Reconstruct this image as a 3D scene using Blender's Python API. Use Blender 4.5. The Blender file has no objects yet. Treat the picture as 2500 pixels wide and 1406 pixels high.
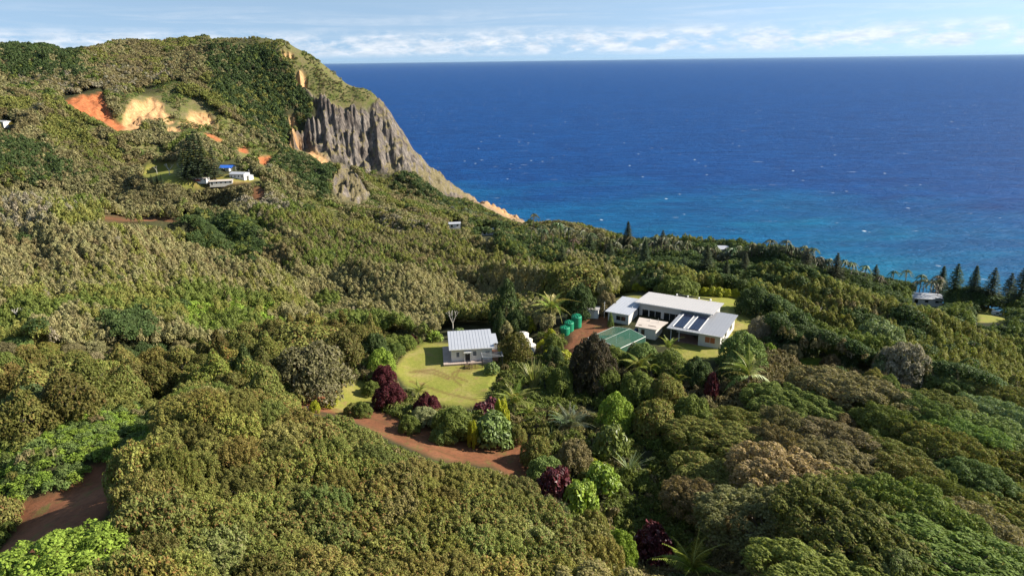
import bpy, math, random
import numpy as np
from mathutils import Matrix, Vector

SC = bpy.context.scene
COL = SC.collection
R = math.radians
rng = np.random.default_rng(7)
random.seed(7)

# ------------------------------------------------------------------ camera, sky, sun, exposure
CAM_H = 200.0
F = 1700.0                      # focal length in photo pixels (2500 wide)
PITCH, ROLL = R(18.1), R(-0.77)
CM = (Matrix.Rotation(math.pi / 2 - PITCH, 4, 'X') @ Matrix.Rotation(ROLL, 4, 'Z'))
cd = bpy.data.cameras.new('camera')
cam = bpy.data.objects.new('camera', cd)
COL.objects.link(cam)
cam.matrix_world = Matrix.Translation((0, 0, CAM_H)) @ CM
cd.sensor_width = 36.0
cd.lens = F / 2500 * 36.0
cd.clip_start, cd.clip_end = 0.5, 400000.0
SC.camera = cam

SUN_AZ, SUN_EL = R(90 - 4), R(33)      # azimuth measured from +Y (away from the camera) towards +X
sun_dir = Vector((math.sin(SUN_AZ) * math.cos(SUN_EL), math.cos(SUN_AZ) * math.cos(SUN_EL), math.sin(SUN_EL)))
sl = bpy.data.lights.new('sun', 'SUN')
sl.energy, sl.angle, sl.color = 5.0, R(0.55), (1.0, 0.93, 0.80)
so = bpy.data.objects.new('sun', sl)
COL.objects.link(so)
so.rotation_euler = sun_dir.to_track_quat('Z', 'Y').to_euler()
so.location = (300, 300, 600)

W = bpy.data.worlds.new('World')
SC.world = W
W.use_nodes = True
nt = W.node_tree
nt.nodes.clear()
def N(tree, typ, **kw):
    n = tree.nodes.new(typ)
    for k, v in kw.items():
        if k.startswith('i_'):
            n.inputs[k[2:].replace('_', ' ')].default_value = v
        else:
            setattr(n, k, v)
    return n
def L(tree, a, b):
    tree.links.new(a, b)
def vmath(tree, op, a, b=None):
    n = N(tree, 'ShaderNodeMath', operation=op)
    for i, x in enumerate((a, b)):
        if x is None: continue
        if isinstance(x, (int, float)): n.inputs[i].default_value = x
        else: L(tree, x, n.inputs[i])
    return n.outputs[0]
def ramp(tree, fac, stops, interp='LINEAR'):
    n = N(tree, 'ShaderNodeValToRGB')
    n.color_ramp.interpolation = interp
    el = n.color_ramp.elements
    while len(el) < len(stops): el.new(0.5)
    for e, (p, c) in zip(el, stops):
        e.position = p
        e.color = (*c, 1) if len(c) == 3 else c
    L(tree, fac, n.inputs[0])
    return n.outputs[0]
def mixc(tree, fac, a, b, mode='MIX'):
    n = N(tree, 'ShaderNodeMix', data_type='RGBA', blend_type=mode)
    for s, x in ((n.inputs[0], fac), (n.inputs[6], a), (n.inputs[7], b)):
        if isinstance(x, (int, float)): s.default_value = x
        elif isinstance(x, tuple): s.default_value = (*x, 1) if len(x) == 3 else x
        else: L(tree, x, s)
    return n.outputs[2]
def noise(tree, vec, scale, detail=4, rough=0.55, dist=0.0):
    n = N(tree, 'ShaderNodeTexNoise', i_Scale=scale, i_Detail=detail, i_Roughness=rough, i_Distortion=dist)
    if vec is not None: L(tree, vec, n.inputs['Vector'])
    return n.outputs['Fac']

geo = N(nt, 'ShaderNodeTexCoord')
sep = N(nt, 'ShaderNodeSeparateXYZ'); L(nt, geo.outputs['Generated'], sep.inputs[0])
zc = vmath(nt, 'ADD', vmath(nt, 'MULTIPLY', vmath(nt, 'MAXIMUM', sep.outputs[2], 0.0), 0.72), 0.27)
cmb = N(nt, 'ShaderNodeCombineXYZ')
L(nt, sep.outputs[0], cmb.inputs[0]); L(nt, sep.outputs[1], cmb.inputs[1]); L(nt, zc, cmb.inputs[2])
sky = N(nt, 'ShaderNodeTexSky', sky_type='NISHITA', sun_disc=False, sun_elevation=SUN_EL, sun_rotation=SUN_AZ,
        altitude=200.0, air_density=1.0, dust_density=0.35, ozone_density=2.4)
L(nt, cmb.outputs[0], sky.inputs[0])
# clouds: a long low bank of cumulus all round the horizon, streaked layers above it
def vscale(x, y, z):
    n = N(nt, 'ShaderNodeMapping'); n.inputs['Scale'].default_value = (x, y, z)
    L(nt, geo.outputs['Generated'], n.inputs['Vector'])
    return n.outputs[0]
z = sep.outputs[2]
def band(lo, lo2, hi, hi2):
    return ramp(nt, vmath(nt, 'MULTIPLY', z, 4.0), [(lo*4, (0,)*3), (lo2*4, (1,)*3), (hi*4, (1,)*3), (hi2*4, (0,)*3)])
n1 = noise(nt, vscale(12, 12, 36), 1.9, 8, 0.62, 0.2)
d1 = vmath(nt, 'MULTIPLY', ramp(nt, n1, [(0.40, (0,)*3), (0.57, (1,)*3)]), band(0.004, 0.012, 0.026, 0.044))
n2 = noise(nt, vscale(3.2, 3.2, 60), 1.3, 7, 0.55, 0.6)
d2 = vmath(nt, 'MULTIPLY', ramp(nt, n2, [(0.44, (0,)*3), (0.64, (1,)*3)]), band(0.014, 0.036, 0.055, 0.078))
n3 = noise(nt, vscale(2.2, 2.2, 7), 1.6, 8, 0.6, 0.3)
d3 = vmath(nt, 'MULTIPLY', ramp(nt, n3, [(0.56, (0,)*3), (0.75, (0.6,)*3)]), band(0.10, 0.18, 0.24, 0.25))
dd = vmath(nt, 'MINIMUM', vmath(nt, 'ADD', vmath(nt, 'ADD', vmath(nt, 'MULTIPLY', d1, 0.72), vmath(nt, 'MULTIPLY', d2, 0.22)), d3), 0.8)
shade = ramp(nt, noise(nt, vscale(9, 9, 40), 4.0, 5, 0.6), [(0.34, (3.2, 3.6, 4.1)), (0.64, (4.9, 4.95, 5.1))])
tint = mixc(nt, 1.0, sky.outputs[0], (1.26, 1.12, 0.93), 'MULTIPLY')
cl = mixc(nt, dd, tint, shade)
bg = N(nt, 'ShaderNodeBackground', i_Strength=0.10)
L(nt, cl, bg.inputs[0])
wo = N(nt, 'ShaderNodeOutputWorld'); L(nt, bg.outputs[0], wo.inputs[0])

SC.view_settings.view_transform = 'Standard'
SC.view_settings.look = 'None'
SC.view_settings.exposure = 1.15
SC.view_settings.gamma = 1.0
SC.render.engine = 'CYCLES'
SC.cycles.use_denoising = True
SC.cycles.max_bounces = 6
SC.cycles.diffuse_bounces = 3
SC.cycles.transparent_max_bounces = 8
SC.cycles.caustics_reflective = SC.cycles.caustics_refractive = False

# ------------------------------------------------------------------ pixel <-> world bookkeeping
M3 = np.array(CM.to_3x3())
CAMP = np.array((0, 0, CAM_H))
def project(p):
    v = (np.asarray(p, float) - CAMP) @ M3
    d = np.where(-v[..., 2] > 1e-3, -v[..., 2], 1e-3)
    return 1250 + F * v[..., 0] / d, 703 - F * v[..., 1] / d
def ray(px, py):
    v = np.array(((px - 1250) / F, -(py - 703) / F, -1.0)) @ M3.T
    return v / math.hypot(v[0], v[1])         # unit horizontal length
def at_dist(px, py, D):
    return CAMP + ray(px, py) * D
def at_z(px, py, z):
    v = ray(px, py)
    return CAMP + v * ((z - CAM_H) / v[2])

# ------------------------------------------------------------------ smooth random fields
def vnoise(x, y, seed):
    g = np.random.default_rng(seed).random((256, 256))
    xi, yi = np.floor(x).astype(int), np.floor(y).astype(int)
    fx, fy = x - xi, y - yi
    fx, fy = fx * fx * (3 - 2 * fx), fy * fy * (3 - 2 * fy)
    a, b = xi & 255, yi & 255
    a1, b1 = (a + 1) & 255, (b + 1) & 255
    return (g[a, b] * (1 - fx) + g[a1, b] * fx) * (1 - fy) + (g[a, b1] * (1 - fx) + g[a1, b1] * fx) * fy
def fbm(x, y, seed, o=4, gain=0.5):
    s = 0; a = 1; t = 0
    for k in range(o):
        s = s + a * vnoise(x * 2**k + 17.3 * k, y * 2**k + 5.1 * k, seed + k); t += a; a *= gain
    return s / t
def sstep(a, b, x):
    t = np.clip((x - a) / (b - a), 0, 1)
    return t * t * (3 - 2 * t)

# ------------------------------------------------------------------ terrain surveyed from sight lines: (px, py, distance, vegetation height)
CP = [
 # near mound and left foreground
 (480,965,92,5),(700,1000,90,5),(900,1055,88,5),(1070,1130,83,5),(1200,1130,84,5),(1350,1232,75,5),(1500,1390,63,5),
 (300,1200,75,5),(600,1200,72,5),(900,1200,72,5),(600,1400,55,5),(1000,1400,55,5),(300,1330,60,5),(1300,1400,58,5),
 (150,1230,90,0),(100,1320,79,0),(230,1180,93,0),(250,1050,105,1.2),(60,1120,101,1.5),(380,1060,103,1.2),(150,1400,54,6),(0,1230,90,4),(300,1405,53,6),
 (100,905,128,7),(300,905,128,7),(500,880,132,7),(750,805,148,8),(880,830,146,6),(640,960,118,4),
 (100,830,165,3),(400,800,180,3),(650,760,200,3),(0,740,205,3),(900,780,200,3),(1050,790,180,3),
 (200,680,225,3),(0,640,245,3),(0,560,285,3),(130,545,278,3),(300,566,270,3),(430,594,262,3),(640,656,250,3),(830,702,245,3),
 (500,700,228,3),(700,720,225,3),
 (500,582,365,7),(600,600,360,7),(640,625,345,3),(330,543,350,0),(440,547,355,0),(230,535,350,1),(60,510,335,3),
 (600,527,415,3),(800,530,425,3),(1000,580,395,3),(1150,620,368,3),(700,645,325,3),(1000,667,318,3),(1100,690,288,3),(1250,700,270,3),
 (1250,642,330,3),(1180,600,410,3),(900,560,405,3),(1350,605,430,3),(1300,562,520,3),(1400,650,300,4),(1420,690,228,7),(1600,682,245,5),(1300,740,205,4),(1150,760,195,3),
 # plateau with the long building, and the ground left of it
 (560,441,560,0),(600,437,565,0),(470,446,560,0),(400,420,592,0),(380,440,568,0),(550,425,590,0),(300,472,530,3),(450,465,540,3),(600,462,543,3),
 (350,512,512,3),(560,517,505,3),(450,490,525,3),(100,492,480,3),(0,482,495,3),(0,420,600,3),(150,400,625,3),(250,420,605,3),(0,302,720,0),(150,320,700,3),(300,342,680,3),(100,246,735,3),(320,312,715,2),(430,375,655,3),(440,350,690,3),
 (200,242,795,0),(285,302,745,0),(330,300,742,0),(380,235,800,0),(480,282,755,0),(400,190,850,3),(250,215,815,3),
 (100,180,860,4),(0,170,870,4),(300,165,880,4),(450,160,890,4),(520,200,850,3),(0,230,770,3),
 (0,119,960,4),(100,112,950,4),(190,123,950,4),(240,116,950,4),(320,119,945,4),(380,113,940,4),(470,113,935,4),(530,105,925,2),(600,103,920,2),
 (690,111,908,0),(720,130,906,0),(780,160,905,0),(830,190,901,0),(865,202,899,0),(895,208,898,0),(915,218,897,0),(925,245,894,0),(960,290,892,0),(985,322,890,0),(1002,345,890,0),(1008,372,890,0),(1050,402,890,0),(1110,450,886,0),(1132,466,885,0),(1200,496,881,0),(1282,538,876,0),
 (720,362,835,0),(830,397,815,0),(900,412,814,0),(960,402,825,2),(1050,442,830,2),(1110,482,835,2),(790,240,874,0),(860,252,876,0),(905,246,884,0),
 (730,200,885,0),(700,300,838,4),(620,180,882,4),(620,270,832,4),(650,350,790,3),(760,370,805,0),(560,250,820,4),
 (560,330,765,2),(640,402,690,2),(720,374,725,3),(800,398,705,3),(850,440,660,0),(880,482,625,0),(700,442,600,2),(620,400,630,2),(650,415,615,2),(760,482,560,2),(860,527,515,2),(640,480,530,0),(760,430,650,3),(570,362,680,2),
 (1000,450,790,3),(950,480,740,3),(1000,502,680,3),(1100,502,760,4),(1000,542,600,3),(1200,541,650,5),(1230,548,720,5),(1270,548,780,3),(1110,556,590,0),(1190,571,560,0),
 (1400,577,565,7),(1500,602,535,8),(1700,622,500,8),(1900,642,480,8),(2100,672,458,8),(2300,702,432,8),(2480,722,412,8),
 (1500,640,400,5),(1700,672,345,5),(1900,702,300,5),(2100,722,330,5),(2250,745,372,0),(2430,775,335,0),(2300,800,262,3),(2480,842,255,3),(2150,760,285,4),
 (1965,800,192,5),(1960,835,178,4),(2100,850,182,4),(2250,832,215,3),(2350,900,192,3),(2480,962,180,3),(2100,1000,132,4),(2300,1100,126,4),(2480,1150,123,4),
 (1950,960,136,4),(1900,1080,113,4),(2100,1200,101,4),(2480,1350,89,4),(2200,1400,73,4),(1850,1250,88,5),(1850,1400,70,5),(1650,1150,103,4),(1600,1350,86,2),(1450,1255,92,2),
 (1400,1050,112,2),(1550,900,138,3),(1500,980,126,3),(1700,960,130,3),(1800,900,143,3),
]
CZ = [ # flat made ground: (px, py, ground level)
 (1020,850,133.2),(1100,930,133),(1180,950,133),(1100,970,133),(1000,900,133),(1180,885,133),(1085,890,133),(1085,845,133),(1200,850,133),(880,958,134.2),(820,1000,135),(960,1020,135.4),(1080,1070,135),(1150,1100,134.4),(1250,1140,134),(1310,1180,133),
 (1430,790,135),(1470,770,135),(1440,830,134.4),(1380,850,133.6),(1300,850,133),(1560,800,135),(1650,800,135),(1700,880,135),(1757,852,135),(1794,804,135),(1860,790,134.6),(1800,725,134.5),(1700,722,134.8),(1600,718,135),(1520,720,135),(1850,850,134.5),(1600,840,134.6),(1500,800,135),
]
HID = [ # ground that no sight line reaches, (azimuth, distance, level)
 (-35,1120,190),(-28,1120,195),(-20,1110,190),(-14,1050,150),(-10,1010,40),(-6,985,10),(-3,980,-20),(-14,1200,0),(-8,1100,-25),(0,960,-25),(3,950,-25),(-3,1200,-30),(-20,1400,0),(-35,1400,0),
 (2.5,800,-4),(4,700,2),(6,640,0),(10,600,-3),(15,575,-3),(20,560,-3),(25,540,-3),(30,520,-3),(36,500,-3),(45,500,-3),(6,760,-15),(12,700,-15),(20,680,-15),(30,650,-15),(45,650,-15),(20,1200,-30),(45,1200,-30),(0,1200,-30),
 (-22,315,101),(-27,318,104),(-16,305,100),(-36,320,106),(-12,285,104),(-30,545,86),(-24,545,84),(-36,560,90),(-30,440,96),(-22,440,95),(-36,440,98),(-9,470,86),(-4,450,84),(-14,480,88),(-20,640,92),(-8,600,70),(-27,660,98),(-30,130,131),
 (-50,100,138),(-50,300,122),(-50,600,110),(-50,900,190),(50,100,112),(50,200,90),(50,400,55),(0,28,158),(-40,28,158),(40,28,150),(0,15,160),
 (-12,108,137),(-6,118,135),(0,88,139.5),(5,98,133.5),(8,75,138),
]
pts = [at_dist(a, b, d) - np.array((0, 0, h)) for a, b, d, h in CP]
pts += [at_z(a, b, z) for a, b, z in CZ]
pts += [np.array((math.sin(R(a)) * d, math.cos(R(a)) * d, z)) for a, d, z in HID]
pts = np.array(pts)
def uv(x, y):
    return np.arctan2(x, y), 0.5 * np.log(x * x + y * y)
PU, PV = uv(pts[:, 0], pts[:, 1])
def phi(du, dv):
    return (du * du + dv * dv + 1e-5) ** 0.7
n_ = len(pts)
A = np.zeros((n_ + 3, n_ + 3))
A[:n_, :n_] = phi(PU[:, None] - PU, PV[:, None] - PV) - np.eye(n_) * 0.0006
A[:n_, n_] = A[n_, :n_] = 1
A[:n_, n_ + 1] = A[n_ + 1, :n_] = PU
A[:n_, n_ + 2] = A[n_ + 2, :n_] = PV
RW = np.linalg.solve(A, np.concatenate([pts[:, 2], np.zeros(3)]))
def base_h(u, v):
    u, v = np.asarray(u, float), np.asarray(v, float)
    sh = u.shape; u = u.ravel(); v = v.ravel()
    out = np.empty(len(u))
    for i in range(0, len(u), 20000):
        a, b = u[i:i+20000], v[i:i+20000]
        out[i:i+20000] = phi(a[:, None] - PU, b[:, None] - PV) @ RW[:n_] + RW[n_] + RW[n_+1] * a + RW[n_+2] * b
    return out.reshape(sh)

def poly_mask(px, py, poly, soft=6.0):
    """1 inside a ground outline, 0 outside, a soft edge of the given width in sight-line pixels"""
    p = np.array(poly, float)
    x0, y0 = p.min(0) - soft * 2; x1, y1 = p.max(0) + soft * 2
    out = np.zeros(px.shape)
    sel = (px > x0) & (px < x1) & (py > y0) & (py < y1)
    if not sel.any(): return out
    X, Y = px[sel], py[sel]
    d = np.full(X.shape, 1e9); ins = np.zeros(X.shape, bool)
    for (ax, ay), (bx, by) in zip(p, np.roll(p, -1, 0)):
        ex, ey = bx - ax, by - ay
        t = np.clip(((X - ax) * ex + (Y - ay) * ey) / (ex * ex + ey * ey + 1e-9), 0, 1)
        d = np.minimum(d, np.hypot(X - ax - t * ex, Y - ay - t * ey))
        c = ((ay > Y) != (by > Y)) & (X < ex * (Y - ay) / (ey if ey else 1e-9) + ax)
        ins ^= c
    out[sel] = sstep(-soft, soft, np.where(ins, d, -d))
    return out
def line_dist(px, py, pl):
    d = np.full(px.shape, 1e9)
    for (ax, ay), (bx, by) in zip(pl[:-1], pl[1:]):
        ex, ey = bx - ax, by - ay
        t = np.clip(((px - ax) * ex + (py - ay) * ey) / (ex * ex + ey * ey), 0, 1)
        d = np.minimum(d, np.hypot(px - ax - t * ex, py - ay - t * ey))
    return d

# outlines of bare or mown ground
G = {
 'lawn': [[(960,905),(985,865),(1040,835),(1100,838),(1210,850),(1215,900),(1200,950),(1170,990),(1060,985),(990,940)],
          [(790,985),(850,930),(930,935),(960,960),(900,980),(830,1010)],
          [(1590,722),(1700,712),(1800,720),(1860,760),(1880,790),(1850,840),(1790,870),(1770,880),(1640,880),(1650,840),(1760,810),(1760,760),(1640,740)],
          [(1500,728),(1540,720),(1600,726),(1570,740)],
          [(360,398),(445,398),(450,430),(500,445),(380,446),(345,430)],[(2380,760),(2460,762),(2470,785),(2380,790)],[(1150,565),(1170,562),(1175,574),(1150,574)],
          [(560,430),(620,426),(640,440),(470,456),(440,450)],
          [(1960,876),(2010,876),(2010,886),(1960,886)]],
 'dirt': [[(715,1000),(760,960),(850,935),(900,990),(1000,1030),(1130,1075),(1230,1085),(1290,1100),(1310,1160),(1330,1210),(1295,1190),(1200,1138),(1100,1124),(1060,1116),(940,1070),(830,1014)],
          [(1380,850),(1400,800),(1430,780),(1500,775),(1500,820),(1440,850),(1400,870)],
          [(1640,835),(1720,850),(1690,890),(1640,885)],[(1240,1060),(1280,1055),(1310,1110),(1330,1210),(1270,1170)],
          [(40,1290),(60,1230),(160,1190),(250,1130),(290,1140),(260,1250),(200,1330),(40,1420),(-60,1420)],
          [(225,527),(330,532),(480,539),(475,551),(350,549),(250,540)],[(470,440),(610,430),(612,445),(540,455),(470,450)],
          [(622,462),(640,456),(648,470),(632,492),(618,492)]],
 'rock': [[(735,205),(790,243),(860,254),(900,244),(925,232),(970,240),(1040,340),(1060,370),(1150,440),(1310,525),(1275,545),(1130,478),(1090,478),(1010,415),(900,412),(860,402),(780,390),(770,380),(720,365),(705,340),(760,290),(775,250)],
          [(815,430),(840,400),(870,430),(905,480),(880,500),(830,490),(810,470)],[(1120,455),(1180,478),(1290,535),(1260,542),(1180,505)]],
 'scar_red': [[(150,238),(205,228),(250,216),(258,258),(278,285),(308,306),(288,320),(240,290),(190,266)],[(580,362),(605,362),(605,380),(585,382)],[(630,385),(665,378),(650,405),(635,405)],
              [(180,240),(200,236),(200,250),(185,250)],[(500,318),(520,330),(545,342),(530,345),(505,332)]],
 'scar_tan': [[(292,318),(306,262),(325,240),(350,232),(362,212),(392,228),(397,250),(428,268),(410,286),(352,288),(338,316)],[(436,284),(460,244),(504,252),(528,292),(496,304),(470,298)],
              [(402,300),(438,295),(442,322),(410,324)],[(690,118),(712,122),(715,135),(695,132)],[(718,172),(735,167),(748,180),(745,203),(728,205)],[(706,272),(720,270),(720,300),(712,308),(707,290)],[(750,360),(770,368),(805,395),(785,398),(755,375)],
              [(705,340),(735,335),(735,352),(705,355)],[(1130,458),(1200,485),(1290,532),(1240,525),(1160,478)]],
 'grass': [[(600,415),(700,440),(780,490),(870,525),(900,560),(800,545),(700,500),(640,450)],[(100,240),(240,290),(330,325),(440,385),(330,380),(200,330),(60,270)],[(520,90),(705,90),(705,128),(640,116),(540,114)],[(290,222),(420,190),(530,200),(600,310),(640,345),(700,352),(760,375),(720,392),(640,395),(700,440),(860,520),(780,505),(690,480),(620,425),(560,380),(430,330),(300,320),(250,270)],
           [(695,92),(760,112),(850,162),(930,182),(955,235),(915,250),(860,262),(790,250),(740,215),(700,160)],[(870,410),(960,430),(1050,480),(1110,500),(1050,510),(960,480),(890,450)],
           [(905,480),(960,500),(1000,520),(930,530),(870,500)],[(130,545),(300,552),(260,580),(150,570)]],
}
for k in G: G[k] = [list(p) for p in G[k]]
TRACKS = [[(1010,905),(1060,903),(1100,920),(1125,940)],[(1000,908),(1055,910),(1095,925)],[(1180,893),(1150,903),(1120,905),(1112,920),(1140,930)],[(1165,893),(1130,897),(1103,912),(1112,930)],[(1000,930),(1090,960),(1200,985)],
          [(740,1000),(900,1040),(1100,1110),(1240,1160)],[(760,985),(920,1025),(1110,1095),(1300,1120)]]
def masks(P):
    px, py = project(P)
    w = 14 * (fbm(P[..., 0] * 0.25, P[..., 1] * 0.25, 5, 3) - 0.5) * np.clip(130 / np.hypot(P[..., 0], P[..., 1]), 0.6, 1.2)
    m = {}
    for k, polys in G.items():
        s = {'lawn': 9, 'dirt': 10, 'rock': 6, 'scar_red': 4, 'scar_tan': 6, 'grass': 12}[k]
        m[k] = np.zeros(px.shape)
        for q in polys:
            m[k] = np.maximum(m[k], poly_mask(px + w, py + w * 0.7, q, s))
    return m

_cache = {}
def relief(x, y):
    """small-scale relief, fades out on made ground"""
    D = np.hypot(x, y)
    far = sstep(350, 800, D)
    r1 = (fbm(x * 0.02, y * 0.02, 11, 4) - 0.5) * (3 + 7 * sstep(180, 260, D) * (1 - 0.8 * sstep(420, 500, D)) + 9 * far)
    # gullies running down the far mountain side
    r2 = -np.abs(fbm(x * 0.016 + 3, y * 0.007, 23, 4) - 0.5) * 34 * far
    # spurs of the valley side, combed towards the sea wind
    a_, c_ = x * 0.6 - y * 0.8, x * 0.8 + y * 0.6
    mid = sstep(175, 235, D) * (1 - sstep(470, 540, D))
    r4 = (np.clip(1 - np.abs(fbm(c_ * 0.021, a_ * 0.0065, 191, 3) - 0.5) * 5, 0, 1) * 10 - 4) * mid
    r3 = r4 + (fbm(x * 0.11, y * 0.11, 31, 3) - 0.5) * 1.0
    return r1 + r2 * 1.0 + 3.2 * far + r3 - 7.5 * sstep(700, 860, D)
def ground_h(x, y):
    """ground level at any place"""
    u, v = uv(x, y)
    z = base_h(u, v)
    P = np.stack([x, y, z], -1)
    m = masks(P)
    D = np.exp(v)
    flat = np.clip(m['lawn'] + m['dirt'] * (D < 600) , 0, 1)
    rock = np.clip(m['rock'], 0, 1) * (D > 600)
    scar = np.maximum(m['scar_red'], m['scar_tan']) * (D > 600)
    # fluted rock: the cliff line steps in and out along its length
    az = u * 850
    gro = (fbm(az * 0.085, v * 6, 41, 3, 0.6) - 0.5) * 34 + (np.abs(fbm(az * 0.05 + 9, v * 3, 47, 3) - 0.5) * -60 + 7)
    fine = (fbm(az * 0.35, v * 60, 53, 3) - 0.5) * 10 + (fbm(az * 0.07, v * 70, 57, 3) - 0.5) * 30
    rill = np.abs(((az * 0.11 + fbm(az * 0.05, v * 20, 59, 2) * 2.5) % 1.0) - 0.5) * 18 - 2 + (fbm(az * 0.08, v * 25, 61, 3) - 0.5) * 14
    sh = rock * (gro * 0.75 + fine * 0.9) * (1 - 0.85 * sstep(872, 890, D)) + scar * (rill + 3)
    msk = sh != 0
    if msk.any():
        Dn = np.maximum(D[msk] - sh[msk], 10)
        z = z.copy(); z[msk] = base_h(u[msk], np.log(Dn))
    z = z + relief(x, y) * (1 - flat) * (1 - 0.75 * rock) * (1 - 0.35 * sstep(870, 900, D) * (z > 3))
    z = z + rock * sstep(868, 885, D) * (fbm(az * 0.13, v * 30, 63, 4, 0.6) - 0.5) * 13
    z = z + rock * (D < 765) * ((fbm(x * 0.09, y * 0.05, 67, 4, 0.6) - 0.42) * 26)
    z = np.where(D < 50, np.minimum(z, 166), z)
    return z, m

# terrain sheet: rows of vertices that get denser towards the houses
az = np.unique(np.round(np.concatenate([np.arange(-58, -40, 0.8), np.arange(-40, 40, 0.17), np.arange(40, 58, 0.8), np.arange(-17.6, 1.0, 0.085)]), 4))
ds = [24.0]
while ds[-1] < 1500:
    d = ds[-1]
    ds.append(d + (1.25 if 765 < d < 912 else max(0.3, 0.0062 * d)))
ds = np.array(ds)
AZ, DS = np.meshgrid(np.radians(az), ds)
GX, GY = np.sin(AZ) * DS, np.cos(AZ) * DS
GZ, GM = ground_h(GX, GY)
GP = np.stack([GX, GY, GZ], -1)
gpx, gpy = project(GP)
trk = np.zeros(GX.shape)
for t in TRACKS:
    trk = np.maximum(trk, 1 - sstep(1.0, 4.0, line_dist(gpx, gpy, t)))
print('terrain', GX.shape)
def mesh_from(name, verts, faces, mat, smooth=False, attrs=None, uvs=None):
    me = bpy.data.meshes.new(name)
    verts = np.asarray(verts, np.float32); faces = np.asarray(faces, np.int32)
    nv, nf, k = len(verts), len(faces), faces.shape[1]
    me.vertices.add(nv); me.vertices.foreach_set('co', verts.ravel())
    me.loops.add(nf * k); me.loops.foreach_set('vertex_index', faces.ravel())
    me.polygons.add(nf)
    me.polygons.foreach_set('loop_start', np.arange(0, nf * k, k, dtype=np.int32))
    me.polygons.foreach_set('use_smooth', np.full(nf, smooth))
    me.update(calc_edges=True)
    for an, (dom, val) in (attrs or {}).items():
        val = np.asarray(val, np.float32)
        if val.ndim == 1:
            at = me.attributes.new(an, 'FLOAT', dom); at.data.foreach_set('value', val)
        else:
            at = me.attributes.new(an, 'FLOAT_VECTOR', dom); at.data.foreach_set('vector', val.ravel())
    if mat: me.materials.append(mat)
    return me
def link(name, me, parent=None, **props):
    o = bpy.data.objects.new(name, me)
    COL.objects.link(o)
    o.parent = parent
    for k, v in props.items(): o[k] = v
    return o

def new_mat(name):
    m = bpy.data.materials.new(name); m.use_nodes = True
    t = m.node_tree
    b = t.nodes['Principled BSDF']
    return m, t, b
def attr(t, name, typ='GEOMETRY'):
    n = N(t, 'ShaderNodeAttribute', attribute_name=name, attribute_type=typ)
    return n

# ground material: soil, mown grass, rock, slips; each in its own colour
gm, t, b = new_mat('ground')
pos = N(t, 'ShaderNodeNewGeometry').outputs['Position']
def mp(t, sx, sy, sz, src):
    n = N(t, 'ShaderNodeMapping'); n.inputs['Scale'].default_value = (sx, sy, sz); L(t, src, n.inputs['Vector']); return n.outputs[0]
nf = noise(t, pos, 1.3, 6, 0.65)
nm = noise(t, pos, 0.12, 5, 0.6)
nl = noise(t, pos, 0.03, 4, 0.6)
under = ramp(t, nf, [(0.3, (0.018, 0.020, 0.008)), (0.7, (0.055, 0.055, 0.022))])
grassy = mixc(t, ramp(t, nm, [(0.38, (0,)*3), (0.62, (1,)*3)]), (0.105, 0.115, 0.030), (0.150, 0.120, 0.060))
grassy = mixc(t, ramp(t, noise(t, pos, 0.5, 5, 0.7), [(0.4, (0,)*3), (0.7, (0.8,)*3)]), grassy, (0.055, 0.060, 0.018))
lawn = ramp(t, nm, [(0.30, (0.160, 0.180, 0.028)), (0.5, (0.215, 0.205, 0.042)), (0.68, (0.285, 0.225, 0.085))])
lawn = mixc(t, ramp(t, nf, [(0.35, (0.5,)*3), (0.6, (0,)*3)]), lawn, (0.125, 0.145, 0.022))
lawn = mixc(t, ramp(t, noise(t, pos, 0.33, 6, 0.7), [(0.56, (0,)*3), (0.70, (0.75,)*3)]), lawn, (0.23, 0.145, 0.065))
dirt = ramp(t, nm, [(0.25, (0.115, 0.046, 0.022)), (0.55, (0.185, 0.075, 0.036)), (0.8, (0.25, 0.115, 0.06))])
dirt = mixc(t, ramp(t, nf, [(0.48, (0,)*3), (0.72, (0.7,)*3)]), dirt, (0.070, 0.036, 0.020))
dirt = mixc(t, ramp(t, noise(t, pos, 0.45, 6, 0.7), [(0.55, (0,)*3), (0.68, (0.8,)*3)]), dirt, (0.105, 0.105, 0.028))
rn = noise(t, mp(t, 0.11, 0.11, 0.018, pos), 2.2, 7, 0.68, 0.4)
rock = ramp(t, rn, [(0.28, (0.035, 0.031, 0.030)), (0.42, (0.100, 0.086, 0.078)), (0.56, (0.185, 0.160, 0.140)), (0.72, (0.30, 0.255, 0.20))])
rk2 = noise(t, mp(t, 0.5, 0.5, 0.16, pos), 1.0, 8, 0.75, 0.2)
rock = mixc(t, 1.0, rock, ramp(t, rk2, [(0.34, (0.30,)*3), (0.47, (0.95,)*3), (0.66, (1.45, 1.42, 1.36))]), 'MULTIPLY')
rock = mixc(t, ramp(t, nl, [(0.42, (0,)*3), (0.60, (0.75,)*3)]), rock, mixc(t, 1.0, rock, (0.50, 0.45, 0.44), 'MULTIPLY'))
geo_ = N(t, 'ShaderNodeNewGeometry')
nz = N(t, 'ShaderNodeSeparateXYZ'); L(t, geo_.outputs['Normal'], nz.inputs[0])
pz = N(t, 'ShaderNodeSeparateXYZ'); L(t, pos, pz.inputs[0])
ledge = vmath(t, 'MULTIPLY', ramp(t, vmath(t, 'ADD', nz.outputs[2], vmath(t, 'MULTIPLY', vmath(t, 'SUBTRACT', nm, 0.5), 0.8)), [(0.56, (0,)*3), (0.78, (1,)*3)]), 0.9)
straw = ramp(t, nf, [(0.3, (0.10, 0.088, 0.035)), (0.7, (0.27, 0.215, 0.115))])
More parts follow.
